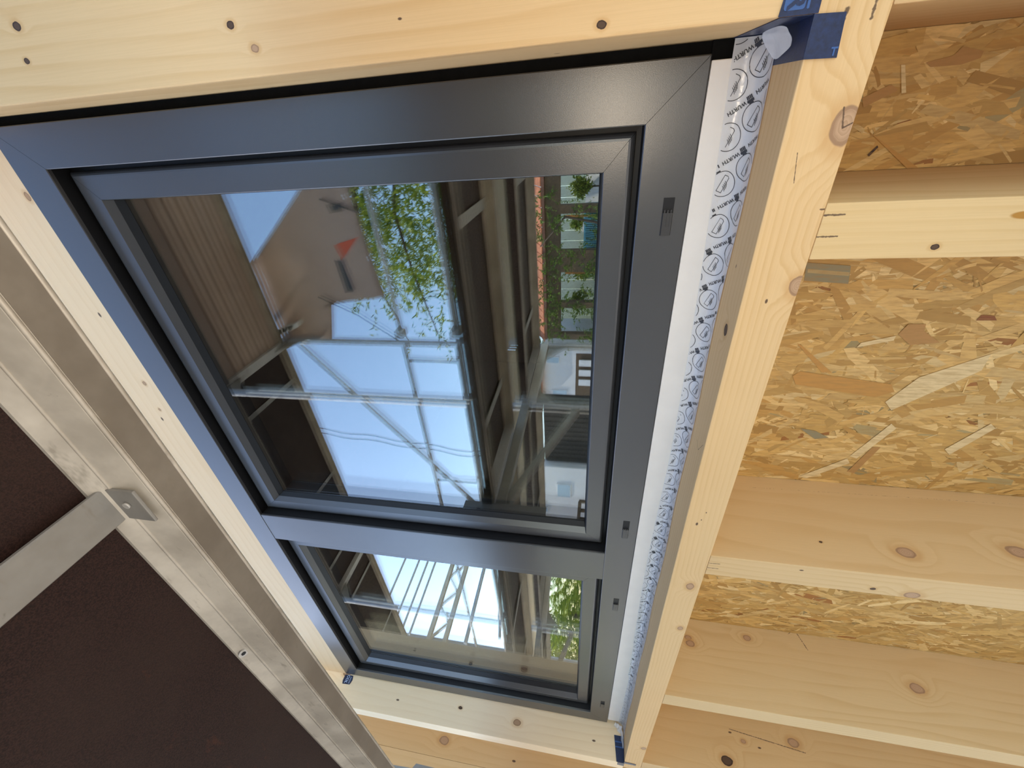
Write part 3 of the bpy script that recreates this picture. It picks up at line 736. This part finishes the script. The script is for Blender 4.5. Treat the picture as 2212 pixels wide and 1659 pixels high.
deck(bays[0][0], bays[0][1], -0.30, 0.2148, ZL, 'scaffold deck with dark brown plywood close overhead, crossed by a grey steel strap')
deck(bays[1][0], bays[1][1], -0.30, 0.2148, ZL, 'narrow console deck of the next bay, mirrored in the narrow side light')
deck(bays[0][0], bays[0][1], -1.16, -0.56, ZL - .034, 'outer walkway deck of the near bay, mirrored as a brown band in the wide sash')
deck(bays[1][0], bays[1][1], -1.16, -0.56, ZL - .034, 'outer walkway deck of the middle bay, mirrored as a brown band in the side light')
deck(bays[0][0], bays[0][1], -1.153, -0.547, ZU, 'ribbed board deck of the upper lift, mirrored as stripes in the wide sash', ribs=True)
deck(bays[1][0], bays[1][1], -1.153, -0.547, ZU, 'plain brown plywood deck of the upper lift beyond the upper transom')
deck(bays[2][0], bays[2][1], -1.16, -0.56, ZL - .034, 'outer walkway deck at the far end of the scaffold, low in the side light')
deck(bays[2][0], bays[2][1], -1.153, -0.547, ZU, 'brown plywood deck of the upper lift at the far end of the scaffold')
for xf, where in zip(XF, ('at the near end, out past the wide post', 'mirrored beside the diagonal brace in the wide sash', 'mirrored in the narrow side light', 'at the far end of the walkway')):
    t = tag(empty('scaffold_bent', (xf, -0.86, -3.6)), 'galvanised tube scaffold frame ' + where, 'scaffold frame', 'scaffold frames')
    for yy in (-0.5, -1.22):
        MB().tube([(xf, yy, -3.6), (xf, yy, 3.6)], .0242, 14).build('standard', M_ALU, t)
    for zz in (ZL - .06, ZU + .03):
        MB().obox((xf, -0.5, zz), (xf, -1.22, zz), .05, .055, c=.004).build('transom', M_GALV, t)
        MB().face([(xf - .004, -1.20, zz - .03), (xf - .004, -1.02, zz - .03), (xf - .004, -1.20, zz - .17)]) if False else None
        MB().prism([(-1.198, zz - .028), (-1.03, zz - .028), (-1.198, zz - .15)], 'x', xf - .004, xf + .004).build('gusset_plate', M_STRAP, t)
        MB().prism([(-0.522, zz - .028), (-0.67, zz - .028), (-0.522, zz - .15)], 'x', xf - .004, xf + .004).build('gusset_plate', M_STRAP, t)
    cb = MB().obox((xf, -0.5, ZL - .03), (xf, 0.205, ZL - .03), .045, .045, c=.003).build('console_bracket', M_STRAP, t)
    MB().obox((xf, -0.476, 0.055), (xf, 0.190, ZL - .05), .036, .036, c=.003).build('console_strut', M_STRAP, cb)
    b = MB()      # end plate towards the wall with its notch
    b.prism([(0.205, .15), (0.270, .15), (0.272, .395), (0.262, .402), (0.258, .50), (0.205, .50)], 'x', xf + .008, xf + .016)
    b.build('console_end_plate', M_STRAP, cb)
    MB().tube([(xf + .0163, .247, .432), (xf + .0172, .247, .432)], .0085, 14).build('plate_hole', M_GASKET, cb)
def tubething(name, pts, r, label, cat, group=None, mat=None, fittings=()):
    t = tag(empty(name, pts[0]), label, cat, group)
    MB().tube(pts, r, 12).build('tube', mat or M_ALU, t)
    for f in fittings: MB().box(f[0] - .03, f[0] + .03, f[1] - .03, f[1] + .03, f[2] - .035, f[2] + .035, .006).build('coupler', M_GALV, t)
    return t
for (x0, x1), bay in zip(bays, ('near', 'middle', 'far')):
    for z, hi in ((1.424, 'upper'), (0.99, 'lower')):
        tubething('guardrail', [(x0 + .012, -1.2632, z), (x1 - .012, -1.2632, z)], .018, '%s guardrail tube of the %s scaffold bay, outer side' % (hi, bay), 'guardrail', 'guardrail tubes', fittings=[(x0 + .045, -1.263, z)])
    t = tag(empty('toe_board', ((x0 + x1) / 2, -1.185, ZL + .02)), 'pale toe board along the outer edge of the %s walkway deck' % bay, 'toe board', 'toe boards')
    MB().box(x0, x1, -1.20, -1.17, ZL + .025, ZL + .235, .003).build('board', wood('toe_board_' + bay, 'x', (0.60, 0.46, 0.28), .02, (0.3, 1.0), 17.0, .02), t)
    MB().box(x0 + .01, x0 + .05, -1.169, -1.166, ZL + .025, ZL + .19).build('end_fitting', M_GALV, t)
tubething('diagonal_brace', [(-1.45, -1.312, 2.40), (-3.93, -1.312, 0.59)], .021, 'long diagonal brace tube crossing the mirrored sky', 'scaffold brace')
tubething('guardrail_upright', [(-1.56, -1.2632, 1.009), (-1.56, -1.2632, 1.405)], .012, 'short upright between the two guardrail tubes', 'scaffold tube')
tubething('guardrail_upright', [(-2.90, -1.2632, 1.009), (-2.90, -1.2632, 1.405)], .012, 'short upright between the far guardrail tubes', 'scaffold tube')
# scaffold returning towards the street at the far end
for z, y0, lab in ((3.06, -1.4, 'uppermost thin tube of the return scaffold'), (2.80, -1.4, 'second thin tube of the return scaffold from above'),
                   (2.64, -1.4, 'third thin tube of the return scaffold from above'), (2.50, -1.4, 'thin tube of the return scaffold just over the lattice girder'), (1.62, -1.4, 'thick tube of the return scaffold under the lattice girder')):
    tubething('return_tube', [(-6.6, y0, z * 1.03), (-6.6, -3.45, z * 1.03)], .017 if z > 2 else .03, lab, 'scaffold tube', 'tubes of the return scaffold')
t = tag(empty('lattice_girder', (-6.6, -1.4, 2.0)), 'pale steel lattice girder of the return scaffold, mirrored upright in the side light', 'girder')
for z in (2.25, 1.99): MB().obox((-6.6, -1.35, z), (-6.6, -3.45, z), .075, .06).build('chord', M_GALV_DIRTY, t)
for k in range(4):
    ya = -1.4 - k * .5
    MB().obox((-6.6, ya, 2.23), (-6.6, ya - .25, 2.01), .035, .035).build('lattice_bar', M_GALV_DIRTY, t)
    MB().obox((-6.6, ya - .25, 2.01), (-6.6, ya - .5, 2.23), .035, .035).build('lattice_bar', M_GALV_DIRTY, t)
for yy, lab in ((-1.42, 'near upright of the return scaffold'), (-3.40, 'outer upright of the return scaffold')):
    tubething('return_upright', [(-6.66, yy, -3.6), (-6.66, yy, 3.4)], .024, lab, 'scaffold tube', 'uprights of the return scaffold')
tubething('return_brace', [(-6.52, -1.5, 1.15), (-6.52, -3.3, 1.55)], .024, 'diagonal brace of the return scaffold at the far end', 'scaffold brace')

# ------------------------------------------------------------------ the street seen in the glass
GZ = -3.6
def ground_mat():
    m = NT('street_ground'); p = m.coord()
    c = m.mix(m.noise(p, 1.2, 5.0), (0.42, 0.37, 0.30), (0.62, 0.56, 0.47))
    m.bsdf(c, 0.9, 0, 0.2); return m.m
o = MB().box(-60, 40, -60, 12, GZ - .2, GZ).build('ground', ground_mat(), org=(0, 0, GZ)); tag(o, 'pale dusty ground of the building site and street', 'ground', kind='structure')

def cloth_mat():
    m = NT('beige_tarpaulin'); p = m.coord()
    c = m.mix(m.noise(p, 3.0, 3.0), (0.48, 0.34, 0.275), (0.58, 0.43, 0.355))
    b = m.bsdf(c, 0.7, 0, 0.3, m.bump(m.noise(p, 12.0, 2.0), 0.2, 0.01))
    tl = m.node('ShaderNodeBsdfTranslucent'); m.l.new(c, tl.inputs[0]); mx = m.node('ShaderNodeMixShader'); mx.inputs[0].default_value = 0.25
    m.l.new(b.outputs[0], mx.inputs[1]); m.l.new(tl.outputs[0], mx.inputs[2]); m.l.new(mx.outputs[0], m.out.inputs[0])
    return m.m
M_TARP = cloth_mat()
M_BEIGE_D = plain('brown_label', (0.22, 0.16, 0.12), 0.7, var=0.05)
M_TILE = plain('clay_tile', (0.62, 0.22, 0.10), 0.75, var=0.3, scale=6)
M_RED = plain('red_sign', (0.62, 0.10, 0.035), 0.5, var=0.03)
M_BLACKP = plain('black_sign', (0.03, 0.03, 0.035), 0.5, var=0.05)
M_PANE = plain('dark_pane', (0.06, 0.08, 0.10), 0.08, 0, 0.8, var=0.1)
M_BROWN = plain('brown_boarding', (0.13, 0.085, 0.05), 0.8, var=0.25, scale=3)
M_PALEG = plain('pale_green_board', (0.60, 0.68, 0.55), 0.7, var=0.06, scale=2)
M_RWHITE = plain('white_render', (0.78, 0.76, 0.76), 0.8, var=0.04, scale=1.5)
M_CANVAS = plain('white_canvas', (0.85, 0.85, 0.86), 0.7, var=0.06, scale=3)
M_CYAN = plain('blue_sheet', (0.13, 0.42, 0.58), 0.5, var=0.1, scale=4)
M_ORANGE = plain('orange_timber', (0.62, 0.28, 0.07), 0.6, var=0.1)

# beige tarpaulin hung from the upper lift, outer side of the scaffold
t = tag(empty('tarpaulin', (-0.75, -1.26, 1.474)), 'beige tarpaulin with a red triangle and dark stroke hung from the upper scaffold lift', 'tarpaulin')
def t_lo(x): return 1.57 + (x / 1.085) * 0.096 if x > -1.085 else 1.925 + (-1.085 - x) / 0.31 * 0.10
def t_up(x):
    for (xa, za), (xb, zb) in zip(((0.0, 1.575), (-.309, 1.905), (-.735, 2.400), (-1.40, 2.415)), ((-.309, 1.905), (-.735, 2.400), (-1.40, 2.415), (-2, 2.42))):
        if xb <= x <= xa: return za + (zb - za) * (xa - x) / (xa - xb)
    return 2.42
def t_fold(x): return 1.72 + (-x) * 0.22
b = MB(); rows = []
XS = [-1.085 * i / 22 for i in range(23)] + [-1.0851] + [-1.085 - 0.315 * i / 6 for i in range(1, 7)]
for x in XS:
    lo, up = t_lo(x), t_up(x); r = []
    for j in range(13):
        z = lo + (up - lo) * j / 12; fz = t_fold(x)
        y = -1.26 + (0.10 * ((z - fz) / 0.65) ** 1.2 if z > fz else 0.0) + 0.006 * math.sin(x * 16) * max(0, z - fz)
        r.append(b.bm.verts.new((x, y, z)))
    rows.append(r)
for r0, r1 in zip(rows, rows[1:]):
    for k in range(12): b.bm.faces.new((r0[k], r0[k + 1], r1[k + 1], r1[k])).smooth = True
o = b.build('cloth', M_TARP, t)
md = o.modifiers.new('thick', 'SOLIDIFY'); md.thickness = 0.002; md.offset = -1.0
YS = (-1.2575, -1.2555)
MB().prism([(-.65, 1.756), (-.609, 1.576), (-.753, 1.727)], 'y', *YS).build('red_triangle', M_RED, t)
MB().prism([(-.752, 1.784), (-.760, 1.735), (-.985, 1.705), (-.992, 1.778)], 'y', *YS).build('dark_stroke', M_BLACKP, t)
q = MB().prism([(-.392, 1.725), (-.386, 1.614), (-.440, 1.618), (-.448, 1.716)], 'y', *YS).build('care_label', M_BEIGE_D, t)
MB().prism([(-.404, 1.700), (-.400, 1.640), (-.426, 1.642), (-.430, 1.694)], 'y', -1.2550, -1.2542).build('label_print', M_BLACKP, q)
for ex, ez in ((-.344, 1.590), (-.36, 1.584), (-.737, 1.527), (-.755, 1.524), (-1.04, 1.497)): MB().tube([(ex, -1.2575, ez), (ex, -1.2545, ez)], .008, 10).build('eyelet', M_CANVAS, t)
MB().tube([(-.357, -1.255, 1.755), (-.45, -1.255, 1.50)], .006, 6).build('tie_cord', M_BLACKP, t)
MB().tube([(-1.018, -1.24, 1.998), (-1.16, -1.24, 1.72), (-1.372, -1.244, 1.44)], .005, 6).build('tie_cord', M_BLACKP, t)
for k in range(5): MB().prism([(-1.20 - k * .018, 2.20 + k * .055), (-1.235 - k * .018, 2.205 + k * .055), (-1.275 - k * .018, 2.30 + k * .055), (-1.225 - k * .018, 2.30 + k * .055)], 'y', -1.175, -1.17).build('lacing', M_CANVAS, t)
# low brown outbuilding with open bays, mirrored near the bottom of the wide sash
t = tag(empty('brown_outbuilding', (-4.5, -14.2, GZ)), 'brown boarded outbuilding with four open bays and a clay tile edge', 'outbuilding')
MB().box(-7.9, 2.0, -14.25, -14.0, 1.2, 1.75).build('parapet', M_BROWN, t)
MB().box(-7.9, 2.0, -14.25, -14.0, GZ, -.12).build('plinth', M_BROWN, t)
for x0, x1 in ((-2.98, -2.70), (-5.08, -4.27), (-6.54, -6.30), (-7.95, -7.70)): MB().box(x0, x1, -14.3, -14.0, -.12, 1.2).build('pillar', M_BROWN, t)
MB().obox((-7.9, -14.12, 1.80), (2.0, -14.12, 1.80), .5, .10).build('eave_board', plain('red_brown_board', (0.22, 0.10, 0.07), 0.8), t)
for k in range(30): MB().obox((-7.85 + k * .33, -13.9, 1.86), (-7.85 + k * .33, -14.8, 2.30), .30, .05).build('roof_tile', M_TILE, t)
# sunny yard behind the open bays
t = tag(empty('garden_fence', (-4.5, -17.5, GZ)), 'pale green board fence in the sunny yard behind the open bays', 'fence')
for k in range(34): MB().box(-12 + k * .45, -12 + k * .45 + .43, -17.55, -17.5, GZ, 1.9, .004).build('fence_board', M_PALEG, t)
t = tag(empty('canvas_awning', (-3.0, -16.5, 0.4)), 'bright white canvas sheet hung in the yard behind the open bays', 'canvas')
b = MB(); rows = []
for i in range(25):
    r = []
    for j in range(9):
        u = i / 24; v = j / 8
        r.append(b.bm.verts.new((-0.8 - u * 3.4, -16.5 + .18 * math.sin(u * 22 + v * 3) * (.3 + v), 0.50 - v * 1.1 - .12 * math.sin(u * PI))))
    rows.append(r)
for r0, r1 in zip(rows, rows[1:]):
    for k in range(8): b.bm.faces.new((r0[k], r0[k + 1], r1[k + 1], r1[k])).smooth = True
b.build('sheet', M_CANVAS, t)
o = MB()
for k in range(24): o.box(-2.9 + k * .08 - 1.9, -2.9 + k * .08 - 1.85, -15.6, -15.52, -.35, .35)
o = o.box(-4.85, -2.95, -15.7, -15.6, -.4, .4).build('corrugated_sheet', M_CYAN, org=(-3.9, -15.6, -.4)); tag(o, 'blue corrugated sheet leaning in the yard under the second open bay', 'metal sheet')
for x, lab in ((-3.35, 'orange timber prop left of the white canvas edge'), (-5.55, 'orange timber prop in the third open bay')):
    o = MB().obox((x, -15.2, GZ), (x + .05, -15.2, 1.1), .07, .07).build('timber_prop', M_ORANGE, org=(x, -15.2, GZ)); tag(o, lab, 'prop')
# white house beyond the outbuilding
def house(name, x0, x1, y, z1, label, wins, mat, recess=None, roof=None):
    t = tag(empty(name, ((x0 + x1) / 2, y - .5, GZ)), label, 'house')
    MB().box(x0, x1, y - (3.0 if y < -10 else .35), y, GZ, z1).build('wall', mat, t)
    for (a, b_, c, d) in wins:
        f = MB().box(a, b_, y - .02, y + .03, c, d, .01).build('window', M_RWHITE, t); MB().box(a + .04, b_ - .04, y + .031, y + .036, c + .04, d - .04).build('pane', M_PANEB, f)
    if recess: MB().box(recess[0], recess[1], y, y + .004, recess[2], recess[3]).build('open_recess', M_BROWN, t)
    for k in range(roof or 0):
        xx = x1 + .2 - k * (x1 - x0 + .4) / roof
        MB().obox((xx, y + .3, z1 - .02), (xx, y - 1.4, z1 + .85), (x1 - x0 + .4) / roof * .92, .06).build('roof_tile', M_TILE, t)
    return t
M_SHED = plain('dark_shed_board', (0.035, 0.028, 0.022), 0.8, var=0.3, scale=4)
M_PANEB = plain('pale_blue_pane', (0.38, 0.50, 0.62), 0.15, 0, 0.6, var=0.06)
t = house('white_house', -11.4, -8.35, -14.0, 2.05, 'white rendered house with a clay tile roof, mirrored above the console bracket', [(-9.12, -8.78, 1.25, 1.85), (-10.9, -10.5, .9, 1.6)], M_RWHITE, (-11.3, -8.6, -.4, .55), 12)
for k in range(3): MB().box(-10.2 + k * .5, -9.9 + k * .5, -13.98, -13.93, -.3, .42).build('shelf_panel', M_CANVAS, t)
t = tag(empty('garden_shed', (-9.1, -9.3, GZ)), 'dark boarded shed between the two white houses', 'shed')
for k in range(13): MB().box(-10.3 + k * .2, -10.12 + k * .2, -9.25, -9.2, GZ, 1.35, .004).build('shed_board', M_SHED, t)
MB().box(-10.32, -7.68, -9.6, -9.26, GZ, 1.4).build('shed_body', M_SHED, t)
house('white_annex', -13.2, -10.4, -9.0, 1.55, 'bright white annex with a pale blue window behind the dark timber railing', [(-11.9, -11.2, .45, .98), (-12.8, -12.5, 1.3, 1.5)], M_RWHITE)
t = tag(empty('yard_railing', (-12.0, -7.2, -.3)), 'dark timber railing in front of the bright white annex', 'railing')
MB().obox((-13.4, -7.2, .22), (-10.0, -7.2, .10), .08, .10).build('top_rail', M_BROWN, t)
for k in range(9): MB().box(-13.2 + k * .4, -13.12 + k * .4, -7.24, -7.16, -1.2, .12).build('baluster', M_BROWN, t)

# ------------------------------------------------------------------ trees
def leaf_mat(name, c0, c1):
    m = NT(name)
    a = m.node('ShaderNodeVertexColor'); a.layer_name = 'tone'
    c = m.mix(a.outputs[0], c0, c1)
    b = m.bsdf(c, 0.5, 0, 0.4)
    tl = m.node('ShaderNodeBsdfTranslucent'); m.l.new(c, tl.inputs[0]); mx = m.node('ShaderNodeMixShader'); mx.inputs[0].default_value = 0.40
    m.l.new(b.outputs[0], mx.inputs[1]); m.l.new(tl.outputs[0], mx.inputs[2]); m.l.new(mx.outputs[0], m.out.inputs[0])
    return m.m
M_LEAF = leaf_mat('feathery_leaf', (0.07, 0.16, 0.015), (0.48, 0.52, 0.07))
M_LEAF2 = leaf_mat('ivy_leaf', (0.05, 0.12, 0.02), (0.26, 0.36, 0.06))
M_BARK = plain('bark', (0.075, 0.055, 0.04), 0.9, var=0.3, scale=12)
def leaves(name, strands, mat, parent, ll, lw, seed):
    """strands: (base, direction, length, leaves); narrow leaves along each"""
    rnd = random.Random(seed); vs, fs, tone = [], [], []
    L = parent.location
    for base, d, ln, n in strands:
        base = Vector(base); d = Vector(d).normalized()
        for k in range(n):
            p = base + d * ln * (k + rnd.random()) / n + Vector((0, 0, -0.15 * (k / n) ** 2 * ln)) + Vector((rnd.gauss(0, .02), rnd.gauss(0, .02), rnd.gauss(0, .02)))
            q = (d * rnd.uniform(.2, 1) + Vector((rnd.gauss(0, .7), rnd.gauss(0, .7), rnd.gauss(-.35, .6)))).normalized()
            s = q.cross(Vector((rnd.gauss(0, 1), rnd.gauss(0, 1), rnd.gauss(0, 1)))).normalized()
            l = ll * rnd.uniform(.6, 1.3); w = lw * rnd.uniform(.7, 1.2); b = len(vs)
            for a, c in ((0, 0), (.45, .5), (1, 0), (.45, -.5)): vs.append(tuple(p + q * l * a + s * w * c - L))
            fs.append((b, b + 1, b + 2, b + 3)); tone.append(rnd.random() ** 1.3)
    me = bpy.data.meshes.new(name); me.from_pydata(vs, [], fs); me.update()
    ca_ = me.color_attributes.new('tone', 'FLOAT_COLOR', 'CORNER'); buf = []
    for c in tone: buf += [c, c, c, 1.0] * 4
    ca_.data.foreach_set('color', buf); me.materials.append(mat)
    o = bpy.data.objects.new(name, me); o['kind'] = 'stuff'; return link(o, parent)
t = tag(empty('acacia_tree', (1.2, -8.2, GZ)), 'feathery green tree hanging over the scaffold, mirrored in the middle of the wide sash', 'tree')
rnd = random.Random(21)
MB().tube([(1.2, -8.2, GZ), (1.0, -8.1, -1), (.5, -8.0, 2.0), (-.3, -8.0, 4.2), (-1.2, -8.0, 5.6)], [.20, .17, .14, .11, .08], 10).build('trunk', M_BARK, t)
br_pts = [[(-1.0, -8.0, 5.4), (-2.2, -8.0, 5.55), (-3.6, -8.0, 5.35), (-4.9, -8.0, 4.95)], [(-.3, -8.0, 4.2), (-1.6, -7.9, 4.5), (-3.0, -7.8, 4.3), (-4.6, -7.7, 3.9)], [(.3, -8.0, 2.8), (-.9, -7.8, 3.3), (-2.4, -7.7, 3.2)], [(-1.2, -8.0, 5.6), (-1.7, -8.2, 6.3), (-2.6, -8.2, 6.5)]]
strands = []
for bp in br_pts:
    MB().tube(bp, [.055, .04, .028, .012][:len(bp)], 8).build('branch', M_BARK, t)
    P = [Vector(p) for p in bp]
    for a, c in zip(P, P[1:]):
        nn = int((c - a).length * 30)
        for k in range(nn):
            q = a.lerp(c, rnd.random()); dens = 1.0 if q.x > -3.4 else 0.28
            if rnd.random() > dens: continue
            q = q + Vector((rnd.gauss(0, .25), rnd.gauss(0, .35), rnd.gauss(0, .34)))
            strands.append((q, (rnd.gauss(-.35, .5), rnd.gauss(0, .5), rnd.gauss(-.25, .5)), rnd.uniform(.35, .9), rnd.randint(18, 34)))
for k in range(340):
    q = Vector((rnd.uniform(-3.3, .6), rnd.uniform(-8.8, -7.4), rnd.uniform(3.0, 5.8)))
    strands.append((q, (rnd.gauss(-.3, .5), rnd.gauss(0, .5), rnd.gauss(-.3, .5)), rnd.uniform(.4, 1.0), rnd.randint(20, 36)))
leaves('foliage', strands, M_LEAF, t, .15, .034, 5)
t = tag(empty('climbing_shrub', (-3.2, -13.4, GZ)), 'climbing green shrub covering the brown outbuilding front', 'shrub')
strands = []
for k in range(330):
    x = rnd.uniform(-8.0, -2.3); z = rnd.uniform(.2, 2.2) if rnd.random() < .6 else rnd.uniform(-.2, .3)
    if -.05 < z < 1.2 and any(a < x < b_ for a, b_ in ((-2.7, -1.0), (-4.2, -3.0), (-6.2, -5.2), (-7.6, -6.6))) and rnd.random() < .8: continue
    strands.append(((x, rnd.uniform(-13.9, -13.45), z), (rnd.gauss(0, .6), .2, rnd.gauss(-.2, .6)), rnd.uniform(.2, .6), 26))
leaves('foliage', strands, M_LEAF2, t, .085, .045, 6)
MB().tube([(-3.2, -13.6, GZ), (-3.4, -13.6, -1), (-3.0, -13.6, 1.0), (-4.0, -13.6, 1.9)], [.06, .05, .04, .02], 8).build('stem', M_BARK, t)
for x, y, z, r, lab in ((-2.3, -15.2, .55, .32, 'round leafy bush in the yard behind the first open bay'), (-3.9, -17.0, .75, .22, 'flowering bush in the yard behind the second open bay'), (-5.8, -16.4, .5, .42, 'light green bush in the yard behind the third open bay'), (-7.2, -16.4, .6, .42, 'light green bush in the yard behind the last open bay')):
    t = tag(empty('garden_bush', (x, y, GZ)), lab, 'bush')
    st = [((x + rnd.gauss(0, r * .45), y + rnd.gauss(0, r * .4), z + rnd.gauss(0, r * .45)), (rnd.gauss(0, 1), rnd.gauss(0, 1), rnd.gauss(0, 1)), .2, 10) for _ in range(150)]
    leaves('foliage', st, M_LEAF, t, .10, .06, int(-x * 10))
    MB().tube([(x, y, GZ), (x, y, z)], .03, 6).build('stem', M_BARK, t)
# garden hedge beyond the far end
t = tag(empty('garden_hedge', (-11.5, -4.6, GZ)), 'sunlit yellow-green hedge beyond the return scaffold', 'hedge')
st = [((rnd.uniform(-14.5, -10.2), rnd.uniform(-6.5, -2.2), rnd.uniform(-.9, .85)), (rnd.gauss(0, 1), rnd.gauss(0, 1), rnd.gauss(0, 1)), .35, 22) for _ in range(1500)]
leaves('foliage', st, M_LEAF, t, .085, .045, 77)
MB().tube([(-11.5, -4.6, GZ), (-11.6, -4.6, .3)], .08, 8).build('stem', M_BARK, t)
# overhead cables
for k, (z, lab) in enumerate(((0, 'lower overhead cable crossing the mirrored sky'), (.22, 'upper overhead cable crossing the mirrored sky'))):
    pts = []
    for i in range(25):
        u = i / 24; pts.append((-8.5 - .35 * u - k * .25, -8.0 - 0 * u, 12.0 - 11.5 * u))
    pts = [(-8.35 - .05 * i - k * .22 + .05 * math.sin(i * .9), -8.0 - .02 * i, 9.6 - i * .28 + k * 0) for i in range(26)]
    o = MB().tube(pts, .012, 6).build('overhead_cable', M_BLACKP, org=pts[0]); tag(o, lab, 'cable', 'overhead cables')
